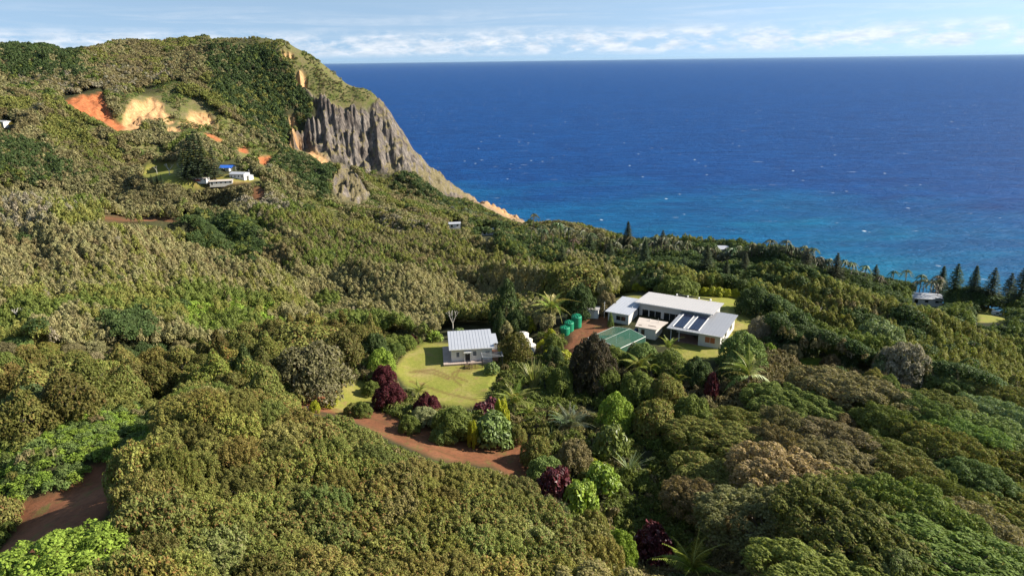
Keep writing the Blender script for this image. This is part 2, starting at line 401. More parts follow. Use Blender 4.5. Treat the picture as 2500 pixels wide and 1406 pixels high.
shore = ramp(t, vmath(t, 'MULTIPLY', vmath(t, 'ADD', pz.outputs[2], vmath(t, 'MULTIPLY', vmath(t, 'SUBTRACT', nm, 0.5), 30.0)), 0.01), [(0.30, (1,)*3), (0.44, (0,)*3)])
rock = mixc(t, vmath(t, 'MULTIPLY', shore, 0.75), mixc(t, ledge, rock, straw), (0.30, 0.20, 0.125))
sn = noise(t, mp(t, 0.5, 0.5, 0.05, pos), 1.0, 6, 0.6)
red = ramp(t, sn, [(0.3, (0.21, 0.060, 0.022)), (0.55, (0.37, 0.125, 0.048)), (0.8, (0.48, 0.21, 0.09))])
tan = ramp(t, sn, [(0.3, (0.30, 0.150, 0.062)), (0.55, (0.48, 0.285, 0.135)), (0.8, (0.60, 0.41, 0.22))])
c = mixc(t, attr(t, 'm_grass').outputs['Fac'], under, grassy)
c = mixc(t, attr(t, 'm_rock').outputs['Fac'], c, rock)
c = mixc(t, attr(t, 'm_tan').outputs['Fac'], c, tan)
c = mixc(t, attr(t, 'm_red').outputs['Fac'], c, red)
c = mixc(t, attr(t, 'm_dirt').outputs['Fac'], c, dirt)
c = mixc(t, attr(t, 'm_lawn').outputs['Fac'], c, lawn)
c = mixc(t, vmath(t, 'MULTIPLY', attr(t, 'm_track').outputs['Fac'], ramp(t, nf, [(0.3, (0.25,)*3), (0.6, (0.75,)*3)])), c, (0.115, 0.062, 0.026))
L(t, c, b.inputs['Base Color'])
b.inputs['Roughness'].default_value = 0.95
b.inputs['Specular IOR Level'].default_value = 0.15
bp = N(t, 'ShaderNodeBump', i_Strength=0.8, i_Distance=0.25)
hsum = vmath(t, 'ADD', vmath(t, 'MULTIPLY', nf, 0.5), vmath(t, 'MULTIPLY', vmath(t, 'MULTIPLY', vmath(t, 'ADD', rn, vmath(t, 'MULTIPLY', rk2, 0.6)), attr(t, 'm_rock').outputs['Fac']), 16.0))
L(t, hsum, bp.inputs['Height']); L(t, bp.outputs[0], b.inputs['Normal'])

nr, ncol = GX.shape
idx = np.arange(nr * ncol).reshape(nr, ncol)
quads = np.stack([idx[:-1, :-1], idx[:-1, 1:], idx[1:, 1:], idx[1:, :-1]], -1).reshape(-1, 4)
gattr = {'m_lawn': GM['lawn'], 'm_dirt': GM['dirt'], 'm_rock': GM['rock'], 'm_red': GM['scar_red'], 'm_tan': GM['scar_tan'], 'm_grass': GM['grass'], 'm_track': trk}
cls = np.zeros(len(quads), int)
for i, k in enumerate(('rock', 'scar_tan', 'scar_red', 'dirt', 'lawn')):
    cls[(GM[k].ravel()[quads].mean(1) > 0.5)] = i + 1
zq = GP[..., 2].ravel()[quads]
keep = zq.max(1) > -12
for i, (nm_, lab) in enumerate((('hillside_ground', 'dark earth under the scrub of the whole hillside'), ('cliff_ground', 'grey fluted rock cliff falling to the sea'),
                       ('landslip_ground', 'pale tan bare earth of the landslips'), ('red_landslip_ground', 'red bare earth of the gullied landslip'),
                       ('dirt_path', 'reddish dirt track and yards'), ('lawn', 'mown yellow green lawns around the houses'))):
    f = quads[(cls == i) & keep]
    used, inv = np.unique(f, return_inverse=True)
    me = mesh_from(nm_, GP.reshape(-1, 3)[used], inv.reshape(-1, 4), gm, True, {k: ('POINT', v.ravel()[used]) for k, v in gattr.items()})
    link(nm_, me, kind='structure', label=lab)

# sea
wm, t, b = new_mat('sea_water')
pos = N(t, 'ShaderNodeNewGeometry').outputs['Position']
sp = N(t, 'ShaderNodeSeparateXYZ'); L(t, pos, sp.inputs[0])
big = noise(t, mp(t, 0.004, 0.0075, 0.01, pos), 1.0, 5, 0.6, 0.4)
dist = N(t, 'ShaderNodeVectorMath', operation='LENGTH'); L(t, pos, dist.inputs[0])
# shelf along the shore: lighter where the bottom is near
shelf = vmath(t, 'ADD', dist.outputs['Value'], vmath(t, 'MULTIPLY', vmath(t, 'SUBTRACT', big, 0.5), 900.0))
deepc = ramp(t, vmath(t, 'DIVIDE', shelf, 3000.0), [(0.20, (0.0010, 0.105, 0.185)), (0.29, (0.0012, 0.070, 0.175)), (0.42, (0.0010, 0.036, 0.150)), (0.8, (0.0016, 0.036, 0.148))])
patch = noise(t, mp(t, 0.0016, 0.004, 0.01, pos), 1.0, 4, 0.55)
deepc = mixc(t, ramp(t, patch, [(0.35, (0.35,)*3), (0.65, (0,)*3)]), deepc, (0.0010, 0.026, 0.110))
w1 = noise(t, mp(t, 0.035, 0.085, 0.05, pos), 1.0, 6, 0.68, 0.3)
w2 = noise(t, mp(t, 0.16, 0.40, 0.2, pos), 1.0, 4, 0.6, 0.2)
caps = ramp(t, noise(t, mp(t, 0.020, 0.075, 0.05, pos), 1.0, 7, 0.72, 0.3), [(0.65, (0,)*3), (0.69, (1,)*3)])
vo = N(t, 'ShaderNodeTexVoronoi', i_Scale=1.0); L(t, mp(t, 0.042, 0.030, 0.03, pos), vo.inputs['Vector'])
vs = N(t, 'ShaderNodeSeparateColor'); L(t, vo.outputs['Color'], vs.inputs[0])
caps = vmath(t, 'MAXIMUM', caps, vmath(t, 'MULTIPLY', ramp(t, vo.outputs['Distance'], [(0.06, (1,)*3), (0.12, (0,)*3)]), ramp(t, vs.outputs[0], [(0.72, (0,)*3), (0.78, (1,)*3)])))
foam = vmath(t, 'MULTIPLY', caps, ramp(t, noise(t, pos, 0.011, 3, 0.5), [(0.40, (0,)*3), (0.6, (1,)*3)]))
cc = mixc(t, vmath(t, 'MULTIPLY', foam, 0.9), mixc(t, ramp(t, w1, [(0.3, (0,)*3), (0.75, (0.55,)*3)]), deepc, mixc(t, 1.0, deepc, (1.6, 1.7, 1.6), 'MULTIPLY')), (0.75, 0.8, 0.85))
cc = mixc(t, 1.0, cc, ramp(t, noise(t, mp(t, 0.010, 0.026, 0.02, pos), 1.0, 6, 0.65, 0.3), [(0.30, (0.62, 0.68, 0.76)), (0.70, (1.45, 1.35, 1.22))]), 'MULTIPLY')
L(t, cc, b.inputs['Base Color'])
b.inputs['Roughness'].default_value = 0.5
b.inputs['IOR'].default_value = 1.33
b.inputs['Specular IOR Level'].default_value = 0.12
bp = N(t, 'ShaderNodeBump', i_Strength=1.0, i_Distance=1.0)
L(t, vmath(t, 'ADD', vmath(t, 'MULTIPLY', w1, 7.0), vmath(t, 'MULTIPLY', w2, 1.6)), bp.inputs['Height'])
L(t, bp.outputs[0], b.inputs['Normal'])
S = 130000.0
link('sea', mesh_from('sea', [(-S, -2000, 0), (S, -2000, 0), (S, S, 0), (-S, S, 0)], [(0, 1, 2, 3)], wm), kind='structure', label='deep blue open sea reaching the horizon')

# ------------------------------------------------------------------ fast ground look-up
_az = np.radians(az); _lv = np.log(ds)
def gz(x, y):
    x, y = np.asarray(x, float), np.asarray(y, float)
    u, v = uv(x, y)
    i = np.clip(np.searchsorted(_az, u) - 1, 0, len(_az) - 2)
    j = np.clip(np.searchsorted(_lv, v) - 1, 0, len(_lv) - 2)
    fu = np.clip((u - _az[i]) / (_az[i + 1] - _az[i]), 0, 1); fv = np.clip((v - _lv[j]) / (_lv[j + 1] - _lv[j]), 0, 1)
    return (GZ[j, i] * (1 - fu) + GZ[j, i + 1] * fu) * (1 - fv) + (GZ[j + 1, i] * (1 - fu) + GZ[j + 1, i + 1] * fu) * fv
_dd = np.exp(np.linspace(math.log(45), math.log(1300), 2600))
def hit(px, py, lift=0.0, dmin=0.0):
    """place on the ground whose point at the given height above ground is seen along a sight line"""
    r = ray(px, py)
    g = gz(r[0] * _dd, r[1] * _dd)
    ok = (CAM_H + r[2] * _dd <= g + lift) & (_dd > dmin)
    D = _dd[np.argmax(ok)] if ok.any() else 900.0
    x, y = r[0] * D, r[1] * D
    return np.array((x, y, float(gz(x, y)))), math.hypot(D, CAM_H - float(gz(x, y)))

# ------------------------------------------------------------------ foliage
def leaf_material(name, trans=0.25, rough=0.6, spec=0.12):
    m, t, b = new_mat(name)
    tint = attr(t, 'tint', 'INSTANCER').outputs['Vector']
    tip = attr(t, 'tip', 'INSTANCER').outputs['Vector']
    lv = attr(t, 'lv').outputs['Fac']; lt = attr(t, 'lt').outputs['Fac']
    sc_ = N(t, 'ShaderNodeVectorMath', operation='SCALE'); L(t, tint, sc_.inputs[0]); L(t, vmath(t, 'ADD', vmath(t, 'MULTIPLY', lv, 0.95), 0.55), sc_.inputs[3])
    c = mixc(t, lt, sc_.outputs[0], tip)
    L(t, c, b.inputs['Base Color'])
    b.inputs['Roughness'].default_value = rough
    b.inputs['Specular IOR Level'].default_value = spec
    tr = N(t, 'ShaderNodeBsdfTranslucent')
    L(t, mixc(t, 1.0, c, (1.25, 1.3, 0.7), 'MULTIPLY'), tr.inputs[0])
    mx = N(t, 'ShaderNodeMixShader'); mx.inputs[0].default_value = trans
    L(t, b.outputs[0], mx.inputs[1]); L(t, tr.outputs[0], mx.inputs[2])
    L(t, mx.outputs[0], t.nodes['Material Output'].inputs[0])
    return m
M_LEAF = leaf_material('leaves')
M_GLOSSY = leaf_material('glossy_leaves', 0.18, 0.45, 0.25)
bark, t, b = new_mat('bark')
L(t, ramp(t, noise(t, N(t, 'ShaderNodeTexCoord').outputs['Object'], 3.0, 5), [(0.3, (0.06, 0.045, 0.035)), (0.7, (0.17, 0.14, 0.11))]), b.inputs['Base Color']); b.inputs['Roughness'].default_value = 0.9
dead, t, b = new_mat('bleached_wood')
L(t, ramp(t, noise(t, N(t, 'ShaderNodeTexCoord').outputs['Object'], 3.0, 5), [(0.3, (0.35, 0.31, 0.26)), (0.7, (0.62, 0.58, 0.51))]), b.inputs['Base Color']); b.inputs['Roughness'].default_value = 0.9

def unit(a):
    return a / (np.linalg.norm(a, axis=-1, keepdims=True) + 1e-9)
def leaves_to_mesh(name, C, Nn, T, ln, wd, mat, rs, tipfrac=0.12):
    """one folded rhombus for each leaf: centre, facing, long axis, length, width"""
    B = unit(np.cross(Nn, T)); T = unit(np.cross(B, Nn))
    n = len(C)
    ln = np.broadcast_to(ln, n)[:, None]; wd = np.broadcast_to(wd, n)[:, None]
    V = np.stack([C - T * ln * 0.5, C + B * wd * 0.5 - Nn * wd * 0.18, C + T * ln * 0.5, C - B * wd * 0.5 - Nn * wd * 0.18], 1).reshape(-1, 3)
    Fq = np.arange(n * 4).reshape(n, 4)
    lv = rs.random(n); lt = np.where(rs.random(n) < tipfrac, 0.5 + 0.5 * rs.random(n), 0.12 * rs.random(n))
    return mesh_from(name, V, Fq, mat, False, {'lv': ('FACE', lv), 'lt': ('FACE', lt)})
def crown_mesh(name, seed, lobes, n, ln, wd, mat, zmin=-0.35, rnd=0.55, upw=0.35, tipfrac=0.12):
    """leaf clusters over many overlapping lobes (x, y, z, rx, rz)"""
    rs = np.random.default_rng(seed)
    lob = np.array(lobes)
    wgt = lob[:, 3] ** 2; k = rs.choice(len(lob), int(n * 1.5), p=wgt / wgt.sum())
    d = unit(rs.normal(size=(len(k), 3)))
    d[:, 2] = np.where(d[:, 2] < zmin, -d[:, 2], d[:, 2])
    rad = 1 - 0.38 * rs.random(len(k)) ** 2.2
    P = lob[k, :3] + d * np.stack([lob[k, 3], lob[k, 3], lob[k, 4]], 1) * rad[:, None]
    # drop what lies deep inside a neighbouring lobe
    dep = np.full(len(P), 9.0)
    for q in range(len(lob)):
        e = (P - lob[q, :3]) / np.array((lob[q, 3], lob[q, 3], lob[q, 4]))
        dep = np.minimum(dep, np.where(k == q, 9.0, np.linalg.norm(e, axis=1)))
    ok = np.where(dep > 0.72)[0][:n]
    P, d = P[ok], d[ok]
    Nn = unit(d + rnd * rs.normal(size=d.shape) + np.array((0, 0, 0.25)))
    T = unit(rs.normal(size=d.shape) + np.array((0, 0, upw * 3)))
    s = 0.65 + 0.7 * rs.random(len(P))
    return leaves_to_mesh(name, P, Nn, T, ln * s, wd * s, mat, rs, tipfrac)

def dome_lobes(seed, n, r=0.30, flat=0.8, spread=0.78, low=0.05):
    rs = np.random.default_rng(seed)
    out = [(0, 0, 0.30, 0.62, 0.42)]
    for i in range(n):
        u = (i + 0.5) / n
        zz = low + (1 - low) * u; a = i * 2.39996 + rs.normal() * 0.35
        q = math.sqrt(max(0, 1 - zz * zz))
        s = r * (0.65 + 0.8 * rs.random())
        out.append((math.cos(a) * q * spread + rs.normal() * 0.04, math.sin(a) * q * spread + rs.normal() * 0.04, zz * flat * (0.82 + 0.22 * rs.random()), s, s * (0.75 + 0.4 * rs.random())))
    return out
def flame_lobes(seed, n, r=0.34):
    rs = np.random.default_rng(seed)
    out = []
    for i in range(n):
        u = i / max(n - 1, 1); a = rs.random() * 6.28; q = (1 - u) ** 0.8 * 0.45 * rs.random() ** 0.5
        s = r * (1.15 - 0.6 * u) * (0.8 + 0.4 * rs.random())
        out.append((math.cos(a) * q, math.sin(a) * q, 0.15 + u * 0.85, s, s * 1.35))
    return out
# crowns, one unit high and about two wide; scaled where they stand
NEAR = [crown_mesh('canopy_crown_leaves', 100 + i, dome_lobes(100 + i, (46, 60, 38, 70)[i], (0.25, 0.21, 0.28, 0.19)[i]), 8200, 0.088, 0.052, M_LEAF, tipfrac=0.16) for i in range(4)]
TALL = [crown_mesh('upright_crown_leaves', 200 + i, [(0, 0, 0.45, 0.5, 0.5)] + flame_lobes(200 + i, 26, 0.34) + dome_lobes(210 + i, 18, 0.26, 0.7), 7000, 0.09, 0.055, M_LEAF) for i in range(2)]
FINE = [crown_mesh('fine_crown_leaves', 300 + i, dome_lobes(300 + i, 80, 0.17, 0.85), 9000, 0.075, 0.042, M_LEAF, tipfrac=0.08) for i in range(2)]
BROAD = [crown_mesh('broad_crown_leaves', 400 + i, dome_lobes(400 + i, 30, 0.30, 0.9), 1300, 0.22, 0.15, M_GLOSSY, tipfrac=0.15) for i in range(2)]
MID = [crown_mesh('mid_clump', 500 + i, flame_lobes(500 + i, 9, 0.40) + [(0, 0, 0.2, 0.55, 0.4)], 300, 0.25, 0.125, M_LEAF, upw=0.7) for i in range(4)]
MIDR = [crown_mesh('mid_round_clump', 600 + i, dome_lobes(600 + i, 14, 0.36, 0.75), 340, 0.27, 0.17, M_LEAF) for i in range(3)]
FAR = [crown_mesh('far_clump', 700 + i, dome_lobes(700 + i, 8, 0.42, 0.75), 130, 0.42, 0.28, M_LEAF) for i in range(3)]
LOW = [crown_mesh('low_clump', 800 + i, dome_lobes(800 + i, 10, 0.34, 0.55), 170, 0.34, 0.15, M_LEAF, upw=0.5) for i in range(2)]

def patch_lobes(seed, n):
    rs = np.random.default_rng(seed); out = []
    for i in range(n):
        u = math.sqrt((i + 0.5) / n); a = i * 2.39996 + rs.normal() * 0.25; s = 0.15 * (0.7 + 0.6 * rs.random())
        out.append((math.cos(a) * u, math.sin(a) * u, (0.86 - 0.24 * u ** 3) * (0.9 + 0.2 * rs.random()) - 0.1, s, s * 1.7))
    for i in range(16):
        a = i * 0.3927; out.append((math.cos(a) * 0.92, math.sin(a) * 0.92, 0.22 + 0.1 * rs.random(), 0.2, 0.3))
    return out
PATCH = [crown_mesh('patch_crown_leaves', 900 + i, patch_lobes(900 + i, 62), 8200, 0.085, 0.05, M_LEAF, tipfrac=0.2) for i in range(3)]
BIGF = [crown_mesh('wide_crown_leaves', 950 + i, dome_lobes(950 + i, 170, 0.105, 0.86, 0.88), 17000, 0.050, 0.030, M_LEAF, tipfrac=0.1) for i in range(3)]
PATCHF = [crown_mesh('combed_crown_leaves', 980 + i, [(x, y, z, r * 0.78, rz * 0.72) for x, y, z, r, rz in patch_lobes(980 + i, 120)], 16000, 0.054, 0.032, M_LEAF, tipfrac=0.1) for i in range(3)]
# tints: leaf colour, colour of the young tips
SP = {
 'olive': ((0.170, 0.178, 0.044), (0.215, 0.120, 0.045)),
 'olivedark': ((0.112, 0.112, 0.027), (0.18, 0.125, 0.042)),
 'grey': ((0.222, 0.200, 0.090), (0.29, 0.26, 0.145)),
 'ash': ((0.235, 0.208, 0.145), (0.32, 0.29, 0.22)),
 'brown': ((0.175, 0.145, 0.066), (0.22, 0.17, 0.09)),
 'umber': ((0.136, 0.120, 0.052), (0.17, 0.14, 0.07)),  # dark brown; on the plateau face it also puts slope shade into the colour
 'dark': ((0.055, 0.082, 0.025), (0.115, 0.14, 0.05)),
 'green': ((0.118, 0.145, 0.032), (0.19, 0.215, 0.05)),
 'fern': ((0.130, 0.178, 0.050), (0.21, 0.27, 0.075)),
 'bright': ((0.172, 0.241, 0.035), (0.310, 0.391, 0.060)),
 'pale': ((0.172, 0.213, 0.094), (0.287, 0.322, 0.154)),
 'grassy': ((0.190, 0.192, 0.058), (0.27, 0.23, 0.105)),
}
SPN = list(SP)
REG = [ # (plant, outline, share); a few slope bands also carry painted light and shade
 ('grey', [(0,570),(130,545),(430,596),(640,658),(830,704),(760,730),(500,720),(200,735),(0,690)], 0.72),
 ('brown', [(0,590),(200,600),(420,650),(400,690),(200,670),(0,650)], 0.35),
 ('ash', [(0,505),(140,515),(210,540),(150,570),(60,560),(0,575)], 0.75),
 ('grey', [(0,462),(250,472),(460,518),(460,540),(330,532),(150,505),(0,505)], 0.85),  # light ridge band: pale tint also paints in the sun on it
 ('grassy', [(0,455),(250,468),(460,515),(460,528),(250,484),(0,472)], 0.7),  # ridge crest, its sunlit side put into the plant colour
 ('olive', [(120,535),(280,548),(260,580),(150,570)], 0.9),
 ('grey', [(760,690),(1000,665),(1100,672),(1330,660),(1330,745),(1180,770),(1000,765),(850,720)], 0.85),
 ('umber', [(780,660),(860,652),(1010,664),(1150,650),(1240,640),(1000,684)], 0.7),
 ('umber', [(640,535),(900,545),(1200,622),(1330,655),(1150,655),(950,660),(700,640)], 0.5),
 ('olive', [(640,530),(900,535),(1200,615),(1330,650),(1100,622),(850,570)], 0.65),
 ('green', [(700,610),(900,640),(1100,660),(950,675),(700,650)], 0.6),
 ('dark', [(440,550),(540,530),(640,570),(640,640),(560,640),(470,600)], 0.85),
 ('green', [(560,540),(620,560),(630,640),(570,650)], 0.7),
 ('umber', [(275,465),(330,450),(600,462),(615,478),(585,508),(480,522),(330,510)], 0.92),  # plateau face: dark brown scrub, shade of the slope painted into the tint
 ('umber', [(0,330),(180,360),(330,420),(330,450),(150,450),(0,455)], 0.45),
 ('dark', [(0,340),(120,380),(200,440),(80,450),(0,440)], 0.5),
 ('ash', [(560,500),(640,470),(700,480),(720,510),(640,530)], 0.7),
 ('grassy', [(600,430),(700,440),(870,520),(900,560),(760,530),(690,490)], 0.75),
 ('fern', [(560,400),(700,440),(800,500),(720,480),(600,430)], 0.35),
 ('brown', [(880,480),(960,540),(1050,580),(960,560),(880,520)], 0.6),
 ('ash', [(930,530),(1050,560),(1020,590),(940,570)], 0.5),
 ('dark', [(520,112),(690,118),(720,200),(790,230),(778,290),(715,350),(640,335),(570,270),(500,190)], 0.72),
 ('dark', [(0,108),(190,112),(210,180),(60,200),(0,190)], 0.75),
 ('brown', [(200,120),(500,115),(500,190),(420,180),(290,210),(200,190)], 0.35),
 ('ash', [(60,200),(250,190),(400,170),(420,185),(280,215),(150,240)], 0.55),
 ('brown', [(60,200),(250,190),(300,170),(280,200),(100,230)], 0.5),
 ('grassy', [(100,240),(240,290),(330,325),(430,380),(300,350),(150,300)], 0.7),
 ('fern', [(0,190),(55,210),(60,240),(0,235)], 0.6),
 ('fern', [(380,325),(520,330),(600,370),(560,390),(430,360)], 0.55),
 ('fern', [(300,370),(400,365),(430,400),(350,400)], 0.6),
 ('dark', [(640,390),(720,360),(800,395),(830,440),(800,490),(760,470),(700,420)], 0.7),
 ('dark', [(900,400),(980,400),(1080,470),(1200,530),(1100,520),(960,450)], 0.6),
 ('green', [(1080,470),(1210,510),(1230,545),(1100,520)], 0.5),
 ('olive', [(1150,540),(1280,545),(1420,590),(1380,600),(1200,560)], 0.6),
 ('dark', [(1160,560),(1280,570),(1450,620),(1330,640),(1180,600)], 0.6),
 ('dark', [(1380,600),(1600,620),(1900,640),(2480,710),(2500,760),(2100,720),(1800,690),(1500,650)], 0.6),
 ('green', [(1480,600),(1700,620),(1900,700),(2200,720),(2000,700),(1700,660)], 0.4),
 ('grey', [(1400,640),(1560,680),(1620,690),(1500,690),(1400,670)], 0.6),
 ('olive', [(1330,660),(1500,660),(1540,700),(1500,720),(1380,700)], 0.8),
 ('pale', [(2150,750),(2350,760),(2480,830),(2300,820),(2120,780)], 0.45),
 ('green', [(2050,700),(2300,740),(2480,800),(2300,800),(2060,740)], 0.45),
 ('brown', [(2000,760),(2100,770),(2260,810),(2200,820),(2050,790)], 0.6),
 ('fern', [(0,750),(60,770),(90,860),(60,900),(0,900)], 0.8),
 ('bright', [(440,760),(560,740),(640,745),(780,800),(760,830),(600,830),(470,820)], 0.5),
 ('fern', [(440,740),(600,730),(800,790),(780,840),(560,860),(430,820)], 0.5),
 ('fern', [(-50,1100),(60,1060),(250,985),(390,985),(400,1050),(300,1140),(150,1195),(-50,1250)], 0.95),
 ('bright', [(-50,1100),(60,1060),(250,985),(390,985),(400,1050),(300,1140),(150,1195),(-50,1250)], 0.5),
 ('fern', [(170,680),(230,690),(220,715),(170,705)], 0.8),
 ('dark', [(270,820),(360,800),(380,880),(290,890)], 0.8),
 ('olive', [(250,740),(450,750),(440,830),(300,800)], 0.5),
 ('pale', [(2120,900),(2260,840),(2400,900),(2500,1020),(2500,1200),(2300,1150),(2150,1000)], 0.45),
 ('fern', [(2150,920),(2300,880),(2500,1080),(2500,1250),(2250,1080)], 0.5),
 ('brown', [(1740,970),(1850,970),(1905,1080),(1850,1130),(1720,1050)], 0.8),
 ('brown', [(1900,900),(2000,930),(2080,1070),(2060,1100),(1930,1010)], 0.7),
 ('grey', [(1600,1130),(1900,1150),(1950,1300),(1700,1350),(1550,1200)], 0.45),
]
BARE = ('lawn', 'dirt', 'rock', 'scar_red', 'scar_tan')
HOUSES = [[(1425,740),(1480,745),(1520,720),(1560,708),(1770,735),(1812,765),(1805,800),(1765,860),(1640,850),(1560,830),(1440,850),(1395,800)],
          [(1078,800),(1212,798),(1214,892),(1080,898)],[(1262,800),(1310,805),(1310,860),(1290,860),(1262,830)],[(1365,755),(1425,755),(1425,820),(1365,815)],
          [(462,432),(540,425),(616,418),(616,446),(540,460),(465,446)],[(530,400),(585,400),(585,420),(530,420)],
          [(1092,546),(1128,546),(1128,560),(1092,560)],[(1172,562),(1208,562),(1208,576),(1172,576)],[(1742,622),(1782,622),(1782,638),(1742,638)],[(2226,722),(2310,722),(2300,748),(2226,742)],[(0,294),(34,294),(34,312),(0,312)]]
def blocked(x, y, zb, h, w, frac=0.45):
    """True where a plant of this height and width would stand in front of, or on, open ground or a building"""
    D = np.hypot(x, y); rx, ry = y / D, -x / D
    bad = np.zeros(x.shape, bool)
    for s, zz in ((0, 0.0), (0, 1.0), (-0.7, 0.8), (0.7, 0.8), (-1, 0.3), (1, 0.3)):
        P = np.stack([x + rx * w * s, y + ry * w * s, zb + h * zz], -1)
        m = masks(P)
        for k in BARE: bad |= m[k] > frac
        px, py = project(P)
        for q in HOUSES: bad |= poly_mask(px, py, q, 1.0) > 0.5
    return bad
def species(x, y, z):
    px, py = project(np.stack([x, y, z], -1))
    D = np.hypot(x, y)
    n1 = fbm(x * 0.02, y * 0.02, 71, 4); n2 = fbm(x * 0.045, y * 0.045, 83, 3); r = rng.random(x.shape)
    s = np.full(x.shape, SPN.index('grey'))
    s[n1 < 0.44] = SPN.index('olive')
    s[(n2 > 0.64)] = SPN.index('green')
    s[(n2 < 0.36) & (D > 170)] = SPN.index('brown')
    rt = px > 1500
    s[rt & (n1 > 0.5)] = SPN.index('green'); s[rt & (n1 < 0.5)] = SPN.index('olive'); s[rt & (n2 > 0.60) & (D > 165)] = SPN.index('dark'); s[rt & (n2 > 0.62) & (D < 165)] = SPN.index('brown')
    s[(px > 1500) & (D > 250) & (r < 0.4)] = SPN.index('dark')
    sw = (r < 0.05); s[sw] = rng.integers(0, 7, sw.sum())
    wob = (fbm(x * 0.06, y * 0.06, 91, 3) - 0.5) * 50
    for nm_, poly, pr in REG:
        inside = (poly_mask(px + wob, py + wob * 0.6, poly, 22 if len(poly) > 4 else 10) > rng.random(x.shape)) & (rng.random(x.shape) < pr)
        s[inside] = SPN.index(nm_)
    return s
def tints(s, var=0.09, hv=0.025):
    a = np.array([SP[k][0] for k in SPN])[s]; b_ = np.array([SP[k][1] for k in SPN])[s]
    v = np.exp(rng.normal(size=(len(s), 1)) * var); hue = 1 + rng.normal(size=(len(s), 3)) * hv
    return np.clip(a * v * hue, 0.005, 0.6), np.clip(b_ * v * hue, 0.01, 0.7)

def scatter_points(d0, d1, spacing, azmax=41):
    out = []
    D = d0
    while D < d1:
        s = spacing(D)
        n = int(2 * R(azmax) * D / s)
        a = (np.arange(n) + rng.random(n)) / n * 2 * R(azmax) - R(azmax)
        dd = D + (rng.random(n) - 0.5) * s * 1.1
        out.append(np.stack([np.sin(a) * dd, np.cos(a) * dd], 1))
        D += s * 0.92
    return np.concatenate(out)

def stuff_cloud(name, label, P, rot, scl, tint, tip, var, sources):
    """a mass of plants: one object, the plants instanced on its points"""
    me = bpy.data.meshes.new(name)
    me.vertices.add(len(P)); me.vertices.foreach_set('co', P.astype(np.float32).ravel())
    for an, val in (('tint', tint), ('tip', tip), ('rot', rot), ('scl', scl)):
        at = me.attributes.new(an, 'FLOAT_VECTOR', 'POINT'); at.data.foreach_set('vector', val.astype(np.float32).ravel())
    at = me.attributes.new('var', 'INT', 'POINT'); at.data.foreach_set('value', var.astype(np.int32))
    o = link(name, me, kind='stuff', label=label)
    ng = bpy.data.node_groups.new(name, 'GeometryNodeTree')
    ng.interface.new_socket('Geometry', in_out='INPUT', socket_type='NodeSocketGeometry')
    ng.interface.new_socket('Geometry', in_out='OUTPUT', socket_type='NodeSocketGeometry')
    gi = ng.nodes.new('NodeGroupInput'); go = ng.nodes.new('NodeGroupOutput'); jn = ng.nodes.new('GeometryNodeJoinGeometry')
    def na(nm_, ty):
        n = ng.nodes.new('GeometryNodeInputNamedAttribute'); n.data_type = ty; n.inputs[0].default_value = nm_; return n.outputs[0]
    rt, sc_, vr = na('rot', 'FLOAT_VECTOR'), na('scl', 'FLOAT_VECTOR'), na('var', 'INT')
    e2r = ng.nodes.new('FunctionNodeEulerToRotation'); ng.links.new(rt, e2r.inputs[0])
    for k, src in enumerate(sources):
        so_ = bpy.data.objects.new(src.name + '_source', src)
        oi = ng.nodes.new('GeometryNodeObjectInfo'); oi.inputs[0].default_value = so_; oi.inputs[1].default_value = True
        cp = ng.nodes.new('FunctionNodeCompare'); cp.data_type = 'INT'; cp.operation = 'EQUAL'
        ng.links.new(vr, cp.inputs[2]); cp.inputs[3].default_value = k
        ip = ng.nodes.new('GeometryNodeInstanceOnPoints')
        ng.links.new(gi.outputs[0], ip.inputs['Points']); ng.links.new(cp.outputs[0], ip.inputs['Selection'])
        ng.links.new(oi.outputs['Geometry'], ip.inputs['Instance']); ng.links.new(e2r.outputs[0], ip.inputs['Rotation']); ng.links.new(sc_, ip.inputs['Scale'])
        ng.links.new(ip.outputs[0], jn.inputs[0])
    ng.links.new(jn.outputs[0], go.inputs[0])
    md = o.modifiers.new('plants', 'NODES'); md.node_group = ng
    return o
WIND = np.array((0.6, -0.8))
def canopy_lift(x, y, swell=1.0):
    """swells of the wind-combed canopy, long in the wind's direction"""
    a = x * WIND[0] + y * WIND[1]; c_ = -x * WIND[1] + y * WIND[0]
    n = fbm(c_ * 0.11, a * 0.028, 131, 3); n = 1 - np.abs(n - 0.5) * 3.2
    big = fbm(c_ * 0.030 + 40, a * 0.014, 137, 3)
    return np.clip(n, 0, 1) + swell * sstep(0.40, 0.66, big)
HS = {'olive': 3.4, 'olivedark': 4, 'grey': 3.2, 'ash': 3.0, 'brown': 3.2, 'umber': 3.4, 'dark': 4.2, 'green': 3.4, 'fern': 1.7, 'bright': 2.2, 'pale': 2.6, 'grassy': 1.2}
HSA = np.array([HS[k] for k in SPN])
